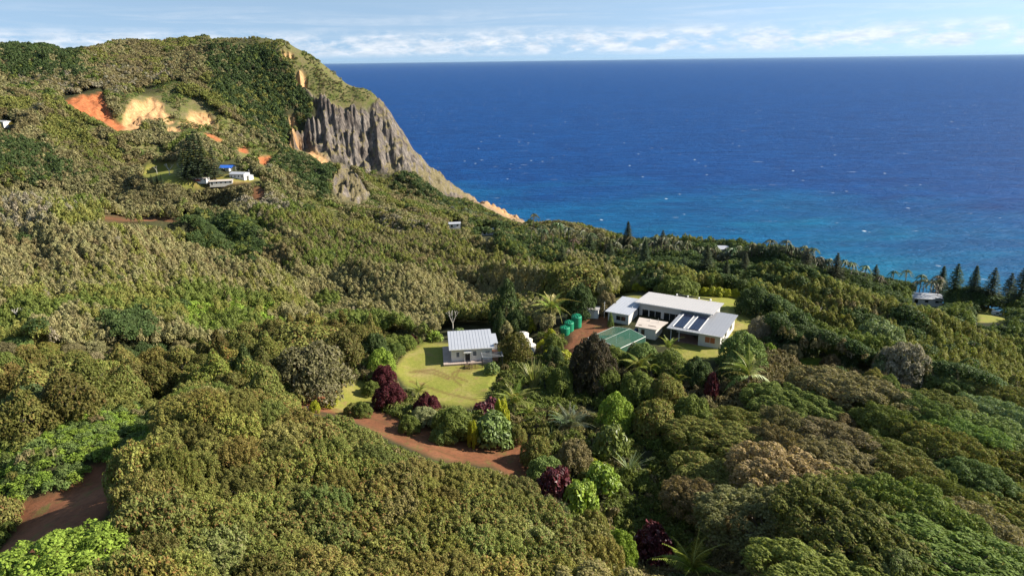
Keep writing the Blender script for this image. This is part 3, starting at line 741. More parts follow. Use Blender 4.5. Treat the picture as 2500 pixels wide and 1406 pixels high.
def make_mass(name, label, pts2, size, sources, round_from=None, hmul=1.0, thin=None, swell=0.8, tipk=0.5):
    x, y = pts2[:, 0], pts2[:, 1]
    z = gz(x, y)
    s = species(x, y, z + 2)
    if not swell:
        gs = np.isin(s, [SPN.index('ash'), SPN.index('grey')]); s[gs] = rng.choice([SPN.index('olive'), SPN.index('green'), SPN.index('brown')], gs.sum())
    hs = HSA[s] * hmul
    sp_, sq_ = project(np.stack([x, y, z], -1)); summit = poly_mask(sp_, sq_, [(500,85),(760,85),(960,175),(950,255),(860,262),(790,250),(740,215),(700,150),(650,122),(520,118)], 8)
    h = (1 - 0.6 * summit) * size(np.hypot(x, y)) * (0.75 + 0.5 * rng.random(len(x))) * np.where(hs < 2, 0.6, 1.0)
    lift = canopy_lift(x, y, swell) * hs * (1.0 if swell else 0.35) * (1 - 0.8 * summit)
    w = h * (0.50 + 0.16 * rng.random(len(x)))
    ok = (z > 1.5) & ~blocked(x, y, z, lift + h, w)
    if thin is not None: ok &= rng.random(len(x)) < thin(x, y, z, s)
    x, y, z, s, lift, h, w = (q[ok] for q in (x, y, z, s, lift, h, w))
    tn, tp = tints(s)
    tn = tn * (1.15 if swell == 0.8 else 0.92)
    tp = tn * (1 + 0.55 * tipk) * (1 - tipk) + tp * tipk
    P = np.stack([x, y, z + lift - h * 0.12], 1)
    lean = 0.22 * rng.normal(size=len(x))
    rot = np.stack([lean * 0.5 + 0.12, lean * 0.6 - 0.10, rng.random(len(x)) * 6.28 * 0 + (rng.random(len(x)) - 0.5) * 6.28], 1)
    var = rng.integers(0, len(sources), len(x))
    if round_from is not None:   # rounder plants for the greens
        gr = np.isin(s, [SPN.index(k) for k in ('dark', 'fern', 'bright', 'pale')])
        var = np.where(gr, rng.integers(round_from, len(sources), len(x)), rng.integers(0, round_from, len(x)))
        w = np.where(gr, w * 1.15, w); h = np.where(gr, h * 0.8, h)
    print(name, len(x))
    return stuff_cloud(name, label, P, rot, np.stack([w * 1.25, w * 1.25, h], 1), tn, tp, var, sources)

def bare_grass_thin(x, y, z, s):
    px, py = project(np.stack([x, y, z], -1))
    m = np.zeros(len(x))
    for q in G['grass']: m = np.maximum(m, poly_mask(px, py, q, 10))
    m = m * (1 + 0.05 * poly_mask(px, py, [(700,90),(770,90),(960,175),(950,255),(860,262),(790,250),(740,215),(705,150)], 6))
    return 1 - 0.93 * np.minimum(m, 1.04) * (fbm(x * 0.03, y * 0.03, 171, 3) < 0.60)
make_mass('scrub_forest', 'mass of wind combed scrub covering the valley slopes', scatter_points(165, 470, lambda D: 0.66 + 0.0036 * D), lambda D: 1.5 + 0.0040 * D, MID + MIDR, 4, thin=bare_grass_thin)
make_mass('far_forest', 'far mass of trees and scrub on the mountain and shore terraces', scatter_points(470, 1010, lambda D: 1.0 + 0.0021 * D), lambda D: 2.0 + 0.0024 * D, FAR, None, thin=bare_grass_thin, swell=0.81)
def in_garden(x, y, z, s):
    px, py = project(np.stack([x, y, z + 1], -1))
    return 1 - 0.5 * (poly_mask(px, py, [(1180,1000),(1400,840),(1640,830),(1780,880),(1760,980),(1640,1060),(1560,1150),(1640,1400),(1500,1400),(1360,1220),(1300,1110)], 10) > 0.5)
make_mass('undergrowth', 'leafy undergrowth between the nearer trees', scatter_points(46, 166, lambda D: 0.85 + 0.0042 * D, 44), lambda D: 1.4 + 0.003 * D, LOW + MIDR, 2, hmul=0.7, swell=0, thin=in_garden)
# low tussocks on the open slopes round the landslips
pt = scatter_points(500, 900, lambda D: 2.1, 41)
px, py = project(np.stack([pt[:, 0], pt[:, 1], gz(pt[:, 0], pt[:, 1])], -1))
gm_ = np.zeros(len(pt))
for q in G['grass']: gm_ = np.maximum(gm_, poly_mask(px, py, q, 14))
pt = pt[(gm_ > rng.random(len(pt))) & (rng.random(len(pt)) < 0.75)]
zt = gz(pt[:, 0], pt[:, 1]); ok = ~blocked(pt[:, 0], pt[:, 1], zt, np.full(len(pt), 1.0), np.full(len(pt), 0.6)); pt, zt = pt[ok], zt[ok]
st = np.where(fbm(pt[:, 0] * 0.03, pt[:, 1] * 0.03, 181, 3) + 0.15 * rng.normal(size=len(pt)) > 0.52, SPN.index('grassy'), SPN.index('fern')); st[rng.random(len(pt)) < 0.15] = SPN.index('brown')
tn, tp = tints(st, 0.14)
hh = 0.7 + 0.9 * rng.random(len(pt)) ** 2
stuff_cloud('hill_grass', 'tussock grass on the open slopes round the landslips', np.stack([pt[:, 0], pt[:, 1], zt - 0.1], 1), np.stack([np.zeros(len(pt)), np.zeros(len(pt)), rng.random(len(pt)) * 6], 1), np.stack([hh * 1.3, hh * 1.3, hh], 1), tn, tn * 1.15, rng.integers(0, 2, len(pt)), LOW)
print('tussocks', len(pt))

# ------------------------------------------------------------------ building blocks
class Mb:
    def __init__(s): s.v = []; s.f = []
    def quad_prism(s, bot, top):
        i = len(s.v); s.v += list(bot) + list(top); n = len(bot)
        s.f.append(tuple(i + k for k in reversed(range(n)))); s.f.append(tuple(i + n + k for k in range(n)))
        for k in range(n): s.f.append((i + k, i + (k + 1) % n, i + n + (k + 1) % n, i + n + k))
        return s
    def box(s, x0, x1, y0, y1, z0, z1):
        b = [(x0, y0), (x1, y0), (x1, y1), (x0, y1)]
        return s.quad_prism([(*p, z0) for p in b], [(*p, z1) for p in b])
    def slab(s, x0, x1, y0, y1, zf, zb, th):
        """tilted sheet: height zf along y0, zb along y1"""
        return s.quad_prism([(x0, y0, zf - th), (x1, y0, zf - th), (x1, y1, zb - th), (x0, y1, zb - th)], [(x0, y0, zf), (x1, y0, zf), (x1, y1, zb), (x0, y1, zb)])
    def ribbed(s, x0, x1, y0, y1, zf, zb, th, pitch=0.6):
        """tilted sheet with standing ribs"""
        s.slab(x0, x1, y0, y1, zf, zb, th)
        n = int((x1 - x0) / pitch)
        for k in range(1, n):
            x = x0 + k * (x1 - x0) / n
            s.slab(x - 0.03, x + 0.03, y0 + 0.01, y1 - 0.01, zf + 0.045, zb + 0.045, 0.045)
        return s
    def tube(s, p, q, r, r2=None, n=6):
        p, q = Vector(p), Vector(q); d = (q - p).normalized()
        a = d.orthogonal().normalized(); b_ = d.cross(a); r2 = r if r2 is None else r2
        ring = lambda c, rr: [tuple(c + (a * math.cos(6.2832 * k / n) + b_ * math.sin(6.2832 * k / n)) * rr) for k in range(n)]
        return s.quad_prism(ring(p, r), ring(q, r2))
    def lathe(s, prof, n=20, cx=0, cy=0):
        i = len(s.v)
        for r, z in prof: s.v += [(cx + r * math.cos(6.2832 * k / n), cy + r * math.sin(6.2832 * k / n), z) for k in range(n)]
        for j in range(len(prof) - 1):
            for k in range(n): s.f.append((i + j * n + k, i + j * n + (k + 1) % n, i + (j + 1) * n + (k + 1) % n, i + (j + 1) * n + k))
        s.f.append(tuple(i + (len(prof) - 1) * n + k for k in range(n))); s.f.append(tuple(i + k for k in reversed(range(n))))
        return s
    def wall(s, x0, x1, y, th, z0, z1, holes):
        """wall along x with real openings: holes are (x0, x1, z0, z1)"""
        xs = sorted({x0, x1, *[h[0] for h in holes], *[h[1] for h in holes]})
        for a, b_ in zip(xs[:-1], xs[1:]):
            hs = sorted([(h[2], h[3]) for h in holes if h[0] <= a + 1e-6 and h[1] >= b_ - 1e-6])
            z = z0
            for h0, h1 in hs:
                if h0 > z: s.box(a, b_, y, y + th, z, h0)
                z = h1
            if z < z1: s.box(a, b_, y, y + th, z, z1)
        return s
    def mesh(s, name, mat, smooth=False):
        me = bpy.data.meshes.new(name); me.from_pydata(s.v, [], s.f); me.materials.append(mat)
        if smooth:
            me.polygons.foreach_set('use_smooth', [True] * len(me.polygons))
        return me
    def obj(s, name, mat, parent=None, smooth=False, **props):
        return link(name, s.mesh(name, mat, smooth), parent, **props)
def thing(name, loc, rz, label, category, group=None):
    o = bpy.data.objects.new(name, None); COL.objects.link(o)
    o.empty_display_size = 0.3
    o.location = loc; o.rotation_euler = (0, 0, rz)
    o['label'] = label; o['category'] = category
    if group: o['group'] = group
    return o
def plain(name, c, rough=0.6, spec=0.3, var=0.12, scale=1.5, metal=0.0, streak=False):
    m, t, b = new_mat(name)
    co = N(t, 'ShaderNodeTexCoord').outputs['Object']
    if streak: co = mp(t, 1.0, 1.0, 0.15, co)
    n = noise(t, co, scale, 6, 0.65)
    L(t, ramp(t, n, [(0.25, tuple(x * (1 - var) for x in c)), (0.75, tuple(min(1, x * (1 + var)) for x in c))]), b.inputs['Base Color'])
    b.inputs['Roughness'].default_value = rough; b.inputs['Specular IOR Level'].default_value = spec; b.inputs['Metallic'].default_value = metal
    return m
M = {
 'wall': plain('painted_wall', (0.52, 0.50, 0.47), 0.8, 0.2, 0.07, 0.6, streak=True),
 'cream': plain('cream_wall', (0.60, 0.55, 0.47), 0.8, 0.2, 0.09, 0.7, streak=True),
 'white': plain('white_paint', (0.66, 0.64, 0.61), 0.6, 0.3, 0.05),
 'roof': plain('pale_metal_roof', (0.345, 0.355, 0.385), 0.42, 0.5, 0.05, 0.35),
 'roofwarm': plain('warm_white_metal_roof', (0.375, 0.355, 0.345), 0.45, 0.5, 0.05, 0.35),
 'roofgrey': plain('grey_metal_roof', (0.235, 0.24, 0.26), 0.45, 0.5, 0.06, 0.35),
 'oldroof': plain('stained_roof', (0.44, 0.38, 0.33), 0.7, 0.3, 0.16, 0.5),
 'glass': plain('dark_glass', (0.012, 0.014, 0.016), 0.08, 0.6, 0.1),
 'dark': plain('dark_metal', (0.05, 0.05, 0.055), 0.5, 0.4),
 'steel': plain('grey_steel', (0.30, 0.30, 0.31), 0.4, 0.5, 0.1),
 'wood': plain('weathered_wood', (0.10, 0.065, 0.04), 0.85, 0.2, 0.3, 3),
 'deck': plain('deck_boards', (0.42, 0.33, 0.28), 0.8, 0.2, 0.14, 1.0),
 'blind': plain('rust_red_blind', (0.33, 0.12, 0.055), 0.8, 0.2, 0.1),
 'shutter': plain('grey_louvre', (0.22, 0.22, 0.22), 0.6, 0.3),
 'tank': plain('green_plastic_tank', (0.012, 0.20, 0.105), 0.42, 0.45, 0.10, 0.8),
 'cement': plain('cream_cement_tank', (0.60, 0.56, 0.48), 0.85, 0.2, 0.12, 0.7),
 'black': plain('black_plastic', (0.018, 0.018, 0.02), 0.45, 0.4),
 'solar': plain('solar_cell', (0.007, 0.009, 0.026), 0.2, 0.6, 0.2, 2),
 'tarp': plain('blue_tarpaulin', (0.03, 0.13, 0.52), 0.5, 0.4, 0.22, 0.6),
 'barrel': plain('blue_plastic', (0.02, 0.05, 0.16), 0.5, 0.4),
 'redpaint': plain('red_paint', (0.28, 0.06, 0.05), 0.7, 0.3),
 'yellow': plain('yellow_paint', (0.65, 0.42, 0.05), 0.5, 0.4),
 'brick': plain('terracotta', (0.40, 0.20, 0.12), 0.9, 0.2, 0.2),
}
nm_, t, b = new_mat('green_shade_net'); M['net'] = nm_
wv = N(t, 'ShaderNodeTexChecker', i_Scale=60.0)
b.inputs['Base Color'].default_value = (0.045, 0.15, 0.095, 1); b.inputs['Roughness'].default_value = 0.7
tr = N(t, 'ShaderNodeBsdfTransparent'); mx = N(t, 'ShaderNodeMixShader'); mx.inputs[0].default_value = 0.30
L(t, tr.outputs[0], mx.inputs[1]); L(t, b.outputs[0], mx.inputs[2]); L(t, mx.outputs[0], t.nodes['Material Output'].inputs[0])

def window(x0, x1, y, z0, z1, parent, panes=2, pane_mat='glass', name='window', frame='white', out=0.03):
    """frame set in an opening, each pane a piece of its own; front wall faces -y"""
    fr = Mb(); w = 0.07
    fr.box(x0 - 0.03, x1 + 0.03, y - out, y + 0.06, z0 - 0.05, z0 + w); fr.box(x0 - 0.03, x1 + 0.03, y - out, y + 0.06, z1 - w, z1 + 0.03)
    n = panes
    for k in range(n + 1):
        x = x0 + (x1 - x0) * k / n
        fr.box(max(x0 - 0.03, x - w / 2), min(x1 + 0.03, x + w / 2), y - out + 0.004, y + 0.055, z0 + w, z1 - w)
    f = fr.obj(name, M[frame], parent)
    for k in range(n):
        a = x0 + (x1 - x0) * k / n + w / 2; b_ = x0 + (x1 - x0) * (k + 1) / n - w / 2
        Mb().box(a, b_, y + 0.01, y + 0.03, z0 + w, z1 - w).obj('pane', M[pane_mat], f)
    return f
def side_window(x, y0, y1, z0, z1, parent, panes=2, pane_mat='glass'):
    fr = Mb(); w = 0.07
    fr.box(x - 0.05, x + 0.035, y0 - 0.03, y1 + 0.03, z0 - 0.05, z0 + w); fr.box(x - 0.05, x + 0.035, y0 - 0.03, y1 + 0.03, z1 - w, z1 + 0.03)
    for k in range(panes + 1):
        y = y0 + (y1 - y0) * k / panes
        fr.box(x - 0.05, x + 0.03, y - w / 2, y + w / 2, z0 + w, z1 - w)
    f = fr.obj('window', M['white'], parent)
    for k in range(panes):
        a = y0 + (y1 - y0) * k / panes + w / 2; b_ = y0 + (y1 - y0) * (k + 1) / panes - w / 2
        Mb().box(x - 0.03, x + 0.012, a, b_, z0 + w, z1 - w).obj('pane', M[pane_mat], f)

# ------------------------------------------------------------------ the long L-shaped house
H = thing('main_house', (48.5, 150.6, 135.0), R(-30), 'long low white house with three roofs and solar panels on the hilltop lawn', 'house')
# east wing: room and open carport under one roof
wl = Mb()
wl.wall(-5.0, 0, 0, 0.15, -0.6, 3.25, [(-3.6, -1.2, 1.0, 2.6)])
wl.wall(-12.0, -5.0, 5.6, 0.15, -0.6, 3.25, [(-6.4, -5.4, 0.05, 2.1)])
wl.box(-5.15, -5.0, 0.0, 5.6, -0.6, 3.25); wl.box(-12.0, -11.85, 5.6, 11, -0.6, 3.3)
wl.box(-12, 0, 14.3, 14.45, -0.6, 3.3)
hs = [(1.4, 2.4, 0.1, 2.2), (4.2, 6.2, 1.1, 2.4), (9.2, 11.6, 1.1, 2.4)]
ys = [0.15, 14.3]; prev = 0.15
for a, b_, z0, z1 in hs:
    wl.box(-0.15, 0, prev, a, -0.6, 3.25); wl.box(-0.15, 0, a, b_, -0.6, z0); wl.box(-0.15, 0, a, b_, z1, 3.25); prev = b_
wl.box(-0.15, 0, prev, 14.3, -0.6, 3.25)
W1 = wl.obj('wall', M['wall'], H)
window(-3.6, -1.2, 0.03, 1.0, 2.6, H, 2, 'blind')
side_window(-0.02, 4.2, 6.2, 1.1, 2.4, H); side_window(-0.02, 9.2, 11.6, 1.1, 2.4, H)
dr = Mb().box(-0.11, -0.05, 1.42, 2.38, 0.1, 2.18).obj('door', M['cream'], H); Mb().box(-0.05, 0.0, 1.5, 1.56, 1.0, 1.15).obj('handle', M['steel'], dr)
dr = Mb().box(-6.38, -5.42, 5.62, 5.68, 0.05, 2.08).obj('door', M['dark'], H); Mb().box(-5.6, -5.55, 5.55, 5.62, 1.0, 1.12).obj('handle', M['steel'], dr)
Mb().box(-12.05, 0.02, 0.02, 14.4, -0.5, 0.06).obj('floor_slab', plain('carport_concrete', (0.17, 0.10, 0.075), 0.9, 0.2, 0.25, 0.8), H)
for px_ in (-11.9, -9.9): Mb().box(px_, px_ + 0.14, 0.1, 0.24, -0.4, 3.3).obj('post', M['white'], H)
RF = Mb().ribbed(-12.6, 0.6, -0.7, 14.9, 3.45, 3.75, 0.16, 0.75).obj('roof', M['roofgrey'], H, label='grey metal roof with two solar arrays')
Mb().box(-12.62, 0.62, -0.84, -0.71, 3.22, 3.43).obj('gutter', M['white'], RF)
zr = lambda y: 3.45 + 0.3 * (y + 0.7) / 15.6
for ax in (-11.3, -7.7):
    Mb().slab(ax - 0.35, ax - 0.05, 0.3, 9.4, zr(0.3) + 0.14, zr(9.4) + 0.14, 0.1).obj('array_rail', M['white'], RF)
    Mb().slab(ax + 2.32, ax + 2.5, 0.3, 9.4, zr(0.3) + 0.14, zr(9.4) + 0.14, 0.1).obj('array_rail', M['white'], RF)
    for c_ in range(2):
        for r_ in range(7):
            y0 = 0.45 + r_ * 1.25
            Mb().slab(ax + c_ * 1.15, ax + c_ * 1.15 + 1.1, y0, y0 + 1.17, zr(y0) + 0.17, zr(y0 + 1.17) + 0.17, 0.05).obj('solar_panel', M['solar'], RF)
# middle block with the tall window front
wl = Mb()
holes = [(-23.0, -21.3, 0.1, 2.7), (-21.1, -17.9, 0.1, 2.7), (-17.2, -12.6, 0.1, 2.7), (-12.0, -9.6, 0.5, 2.3)]
wl.wall(-23.8, -5.2, 11.0, 0.16, -0.6, 4.35, holes)
wl.box(-23.8, -23.64, 11.16, 20.4, -0.6, 3.9); wl.box(-5.36, -5.2, 11.16, 20.4, -0.6, 3.9); wl.box(-23.8, -5.2, 20.4, 20.55, -0.6, 3.75)
wl.obj('wall', M['wall'], H)
window(-23.0, -21.3, 11.05, 0.1, 2.7, H, 1); window(-21.1, -17.9, 11.05, 0.1, 2.7, H, 2); window(-17.2, -12.6, 11.05, 0.1, 2.7, H, 3); window(-12.0, -9.6, 11.05, 0.5, 2.3, H, 2)
RM = Mb().ribbed(-24.8, -4.4, 9.9, 21.2, 4.72, 4.1, 0.18, 0.75).obj('roof', M['roofwarm'], H, label='long white metal roof tilted to the sea')
Mb().box(-24.8, -4.4, 9.78, 9.89, 4.45, 4.70).obj('fascia', M['white'], RM)
dp = Mb(); dp.tube((-24.3, 10.2, 4.4), (-24.9, 9.2, 3.75), 0.06); dp.tube((-24.9, 9.2, 3.75), (-25.0, 8.6, 3.5), 0.06); dp.obj('downpipe', M['white'], RM)
Mb().tube((-9.0, 10.4, 4.4), (-9.0, 10.3, 3.7), 0.05).obj('downpipe', M['white'], RM)
for k in range(3):
    c0 = -17.0 + k * 3.0
    tb = Mb().tube((c0, 21.75, 4.35), (c0 + 2.7, 21.75, 4.35), 0.16, n=8).obj('water_heater_tube', M['dark'], RM)
    Mb().box(c0 - 0.2, c0 + 0.05, 21.2, 21.9, 4.05, 4.5).obj('bracket', M['white'], tb)
Mb().box(-8.2, -7.9, 21.2, 21.9, 4.05, 4.5).obj('bracket', M['white'], RM)
# west wing
wl = Mb().wall(-29.8, -24.2, 4.2, 0.15, -0.6, 3.05, [(-27.6, -25.0, 1.0, 2.35)])
wl.box(-24.35, -24.2, 4.35, 11.3, -0.6, 3.1); wl.box(-29.8, -29.65, 4.35, 15.2, -0.6, 3.1); wl.box(-29.8, -23.8, 15.05, 15.2, -0.6, 3.2)
wl.obj('wall', M['wall'], H)
window(-27.6, -25.0, 4.23, 1.0, 2.35, H, 2)
RW_ = Mb().ribbed(-30.4, -23.7, 3.6, 15.8, 3.25, 3.55, 0.15, 0.75).obj('roof', M['roof'], H)
Mb().box(-30.4, -23.7, 3.48, 3.59, 3.03, 3.23).obj('gutter', M['white'], RW_)
Mb().box(-24.2, -15.0, 5.0, 10.95, -0.5, 0.08).obj('terrace_paving', plain('pale_paving', (0.50, 0.40, 0.33), 0.9, 0.2, 0.1), H)

S2 = thing('flat_roofed_shed', (48.5, 150.6, 135.0), R(-30), 'small shed with stained cream flat roof in front of the tall windows', 'shed')
wl = Mb().wall(-19.6, -15.2, -1.2, 0.12, -0.6, 2.45, [(-18.9, -18.0, 0.05, 2.0)])
wl.box(-19.6, -19.48, -1.08, 3.8, -0.6, 2.5); wl.box(-15.32, -15.2, -1.08, 3.8, -0.6, 2.5); wl.box(-19.6, -15.2, 3.8, 3.92, -0.6, 2.6)
wl.obj('wall', M['cream'], S2)
Mb().box(-18.88, -18.02, -1.16, -1.1, 0.05, 1.98).obj('door', M['wood'], S2)
r2 = Mb().quad_prism([(-20.3, -1.7, 2.5), (-14.8, -1.7, 2.5), (-13.9, 4.3, 2.68), (-21.4, 4.3, 2.68)], [(-20.3, -1.7, 2.66), (-14.8, -1.7, 2.66), (-13.9, 4.3, 2.84), (-21.4, 4.3, 2.84)]).obj('roof', M['oldroof'], S2)
Mb().tube((-16.0, 2.9, 2.8), (-16.0, 2.9, 3.9), 0.05).obj('vent_pipe', M['steel'], r2); Mb().tube((-18.2, 3.2, 2.8), (-18.2, 3.2, 3.25), 0.12, n=8).obj('vent_pipe', M['white'], r2)
Mb().box(-19.8, -19.0, -0.6, -0.45, 2.68, 2.76).obj('roof_batten', M['wood'], r2); Mb().box(-17.6, -15.6, 0.1, 0.2, 2.74, 2.8).obj('roof_batten', M['wood'], r2)

S3 = thing('garden_shed', (19.7, 172.2, 135.0), R(-14), 'small white garden shed beside the tall green tank', 'shed')
Mb().box(0, 2.9, 0, 2.7, -0.5, 2.55).obj('wall', M['white'], S3); Mb().slab(-0.25, 3.15, -0.3, 3.0, 2.62, 2.82, 0.1).obj('roof', M['roofwarm'], S3)
Mb().box(0.9, 1.8, -0.04, -0.005, 0.0, 2.0).obj('door', M['cream'], S3)
pl = thing('aerial_post', (24.2, 172.0, 135.0), 0, 'thin white aerial post behind the garden shed', 'post')
Mb().tube((0, 0, -0.3), (0, 0, 4.6), 0.05).obj('post', M['white'], pl); Mb().tube((-0.35, 0, 4.3), (0.35, 0, 4.3), 0.025).obj('crossbar', M['white'], pl)

# green shade-net shelter
S4 = thing('shade_net_shelter', (19.4, 148.9, 134.9), R(44), 'green shade net shelter on a pale timber frame in the yard', 'shelter')
x0, x1, wdt, ze, zr_ = 2.2, 12.6, 4.7, 2.0, 2.75
g0 = 134.9
bars = []
for x in (x0, (x0 + x1) / 2, x1):
    for y, zt in ((-wdt, ze), (0, zr_), (wdt, ze)): bars.append(((x, y, -0.6), (x, y, zt)))
for x in (x0, x1): bars += [((x, -wdt, ze), (x, 0, zr_)), ((x, 0, zr_), (x, wdt, ze))]
for y, zt in ((-wdt, ze), (0, zr_), (wdt, ze)): bars.append(((x0, y, zt), (x1, y, zt)))
for p, q in bars: Mb().tube(p, q, 0.075 if p[2] > 0 else 0.06, n=5).obj('frame_bar', M['white'], S4)
for sgn in (-1, 1):
    Mb().quad_prism([(x0, 0, zr_ + 0.06), (x1, 0, zr_ + 0.06), (x1, sgn * wdt, ze + 0.06), (x0, sgn * wdt, ze + 0.06)], [(x0, 0, zr_ + 0.07), (x1, 0, zr_ + 0.07), (x1, sgn * wdt, ze + 0.07), (x0, sgn * wdt, ze + 0.07)]).obj('net_panel', M['net'], S4)
    Mb().box(x0, x1, sgn * (wdt + 0.02) - 0.005, sgn * (wdt + 0.02) + 0.005, 0.0, ze).obj('net_panel', M['net'], S4)
for x in (x0 - 0.03, x1 + 0.03):
    Mb().quad_prism([(x - 0.004, -wdt, 0), (x - 0.004, wdt, 0), (x - 0.004, wdt, ze), (x - 0.004, 0, zr_), (x - 0.004, -wdt, ze)], [(x + 0.004, -wdt, 0), (x + 0.004, wdt, 0), (x + 0.004, wdt, ze), (x + 0.004, 0, zr_), (x + 0.004, -wdt, ze)]).obj('net_panel', M['net'], S4)
for k in range(4):
    y_ = -3.2 + k * 2.1
    bd = Mb().box(x0 + 0.8, x1 - 0.8, y_, y_ + 1.0, -0.5, 0.45).obj('planting_bed', M['wood'], S4)
br = thing('rain_barrel', (*at_z(1553, 812, 135)[:2], 135.0), 0, 'dark blue barrel at the corner of the flat roofed shed', 'barrel')
Mb().lathe([(0.42, -0.2), (0.46, 0.3), (0.46, 0.9), (0.40, 1.15)], 14).obj('body', M['barrel'], br, True); Mb().lathe([(0.41, 1.151), (0.41, 1.2), (0.1, 1.24)], 14).obj('lid', M['black'], br)

# water tanks
def poly_tank(px, py, r, h, label, zt=None, mat='tank'):
    p = at_z(px, py, zt)
    tk = thing('water_tank', (p[0], p[1], zt), 0, label, 'water tank', 'green water tanks')
    prof = [(r, -0.6)]
    for k in range(9):
        z = h * 0.82 * k / 9; prof += [(r, z), (r * 1.012, z + 0.1)]
    prof += [(r, h * 0.82), (r * 0.93, h * 0.86)]
    bd = Mb().lathe(prof, 28).obj('body', M[mat], tk, True)
    Mb().lathe([(r * 0.94, h * 0.855), (r * 0.3, h * 0.985), (r * 0.28, h)], 28).obj('dome', M[mat], tk)
    for k in range(10):
        a = k * 0.628
        Mb().quad_prism([(math.cos(a + s) * rr, math.sin(a + s) * rr, zz) for rr, zz, s in ((r * 0.32, h * 0.97, -.2), (r * 0.92, h * 0.85, -.07), (r * 0.92, h * 0.85, .07), (r * 0.32, h * 0.97, .2))],
                        [(math.cos(a + s) * rr, math.sin(a + s) * rr, zz) for rr, zz, s in ((r * 0.32, h * 1.03, -.2), (r * 0.90, h * 0.93, -.07), (r * 0.90, h * 0.93, .07), (r * 0.32, h * 1.03, .2))]).obj('roof_rib', M[mat], tk)
    Mb().lathe([(0.28, h), (0.28, h * 1.05), (0.05, h * 1.07)], 12).obj('lid', M[mat], tk)
poly_tank(1407, 795, 1.35, 3.1, 'tall green plastic water tank beside the garden shed', 135.0)
poly_tank(1389, 806, 1.25, 2.6, 'green plastic water tank standing half behind the palm', 134.4)
poly_tank(1379, 815, 1.3, 2.2, 'low green plastic water tank at the top of the bank', 133.9)
def cement_tank(px, py, zt, r, h, label):
    p = at_z(px, py, zt)
    tk = thing('cement_tank', (p[0], p[1], zt), 0, label, 'water tank', 'cream cement tanks')
    Mb().lathe([(r, -0.8), (r, h)], 28).obj('body', M['cement'], tk, True)
    Mb().lathe([(r + 0.08, h + 0.002), (r + 0.08, h + 0.14), (0.35, h + 0.38)], 28).obj('lid', M['cement'], tk)
    Mb().lathe([(0.33, h + 0.36), (0.33, h + 0.45), (0.1, h + 0.47)], 12, 0.3, 0.2).obj('hatch', M['steel'], tk)
cement_tank(1276, 833, 133.1, 1.5, 1.9, 'cream cement tank behind the other two, its round lid stained')
cement_tank(1285, 846, 133.0, 1.5, 1.7, 'cream cement tank between the other two cement tanks')
cement_tank(1292, 859, 132.9, 1.55, 1.7, 'cream cement tank next to the yellow leaved bush')
p = at_z(1323, 800, 133.6)
tk = thing('black_tank', (p[0], p[1], 133.4), 0, 'black tank with white lid in the bushes behind the cement tanks', 'water tank')
Mb().lathe([(1.1, -0.5), (1.1, 1.9), (0.9, 2.1)], 22).obj('body', M['black'], tk, True); Mb().lathe([(0.95, 2.05), (0.85, 2.25), (0.2, 2.35)], 22).obj('lid', M['white'], tk)

# ------------------------------------------------------------------ the small house on the lower lawn
K = thing('small_house', (-14.3, 149.1, 133.0), R(6.7), 'small white house with pale metal roof on the lower lawn', 'house')
wl = Mb().wall(0, 9.5, 0, 0.14, 0.45, 3.35, [(1.1, 1.9, 1.4, 2.7), (3.2, 4.3, 0.5, 2.55), (5.0, 5.9, 1.5, 2.75), (7.9, 9.0, 1.5, 2.6)])
wl.box(0, 0.14, 0.14, 9.2, 0.45, 3.6); wl.box(9.36, 9.5, 0.14, 9.2, 0.45, 3.6); wl.box(0, 9.5, 9.2, 9.34, 0.45, 3.8)
wl.obj('wall', M['white'], K)
for a, b_, z0, z1 in ((1.1, 1.9, 1.4, 2.7), (5.0, 5.9, 1.5, 2.75), (7.9, 9.0, 1.5, 2.6)):
    f = Mb(); f.box(a, b_, 0.0, 0.1, z0, z0 + 0.06); f.box(a, b_, 0, 0.1, z1 - 0.06, z1); f.box(a, a + 0.06, 0.003, 0.097, z0 + 0.06, z1 - 0.06); f.box(b_ - 0.06, b_, 0.003, 0.097, z0 + 0.06, z1 - 0.06)
    fo = f.obj('window', M['white'], K)
    n = 7
    for k in range(n):
        z0s = z0 + 0.08 + k * (z1 - z0 - 0.16) / n
        Mb().slab(a + 0.06, b_ - 0.06, 0.02, 0.08, z0s, z0s + 0.08, 0.02).obj('louvre_slat', M['shutter'], fo)
    Mb().box(a + 0.05, b_ - 0.05, 0.1, 0.12, z0 + 0.05, z1 - 0.05).obj('pane', M['glass'], fo)
d = Mb().box(3.22, 4.28, 0.03, 0.1, 0.5, 2.53).obj('door', M['dark'], K); Mb().box(3.3, 3.35, -0.03, 0.03, 1.4, 1.55).obj('handle', M['steel'], d); Mb().box(3.55, 3.95, 0.01, 0.028, 2.0, 2.15).obj('door_plate', M['white'], d)
po = Mb(); po.box(2.95, 3.15, -0.8, -0.01, 0.5, 2.6); po.box(4.35, 4.55, -0.8, -0.01, 0.5, 2.6); po.box(2.85, 4.65, -0.9, -0.005, 2.602, 2.85); po.obj('porch', M['white'], K)
rf = Mb().ribbed(-0.5, 10.0, -0.55, 9.9, 3.62, 4.15, 0.14, 0.75).obj('roof', M['roof'], K)
Mb().box(-0.5, 10.0, -0.66, -0.56, 3.42, 3.60).obj('gutter', M['white'], rf)
dk = Mb().box(-1.9, 9.5, -1.5, 9.3, -0.4, 0.30).obj('deck_base', M['deck'], K)
for k in range(22):
    Mb().box(-1.9 + k * 0.52, -1.4 + k * 0.52, -1.52, 9.32, 0.302, 0.45).obj('deck_board', M['deck'], dk)
an = Mb().box(9.52, 11.0, 3.0, 8.6, -0.3, 3.1).obj('annexe', M['white'], K); Mb().slab(9.52, 11.2, 2.8, 8.8, 3.2, 3.35, 0.09).obj('annexe_roof', M['roof'], an)
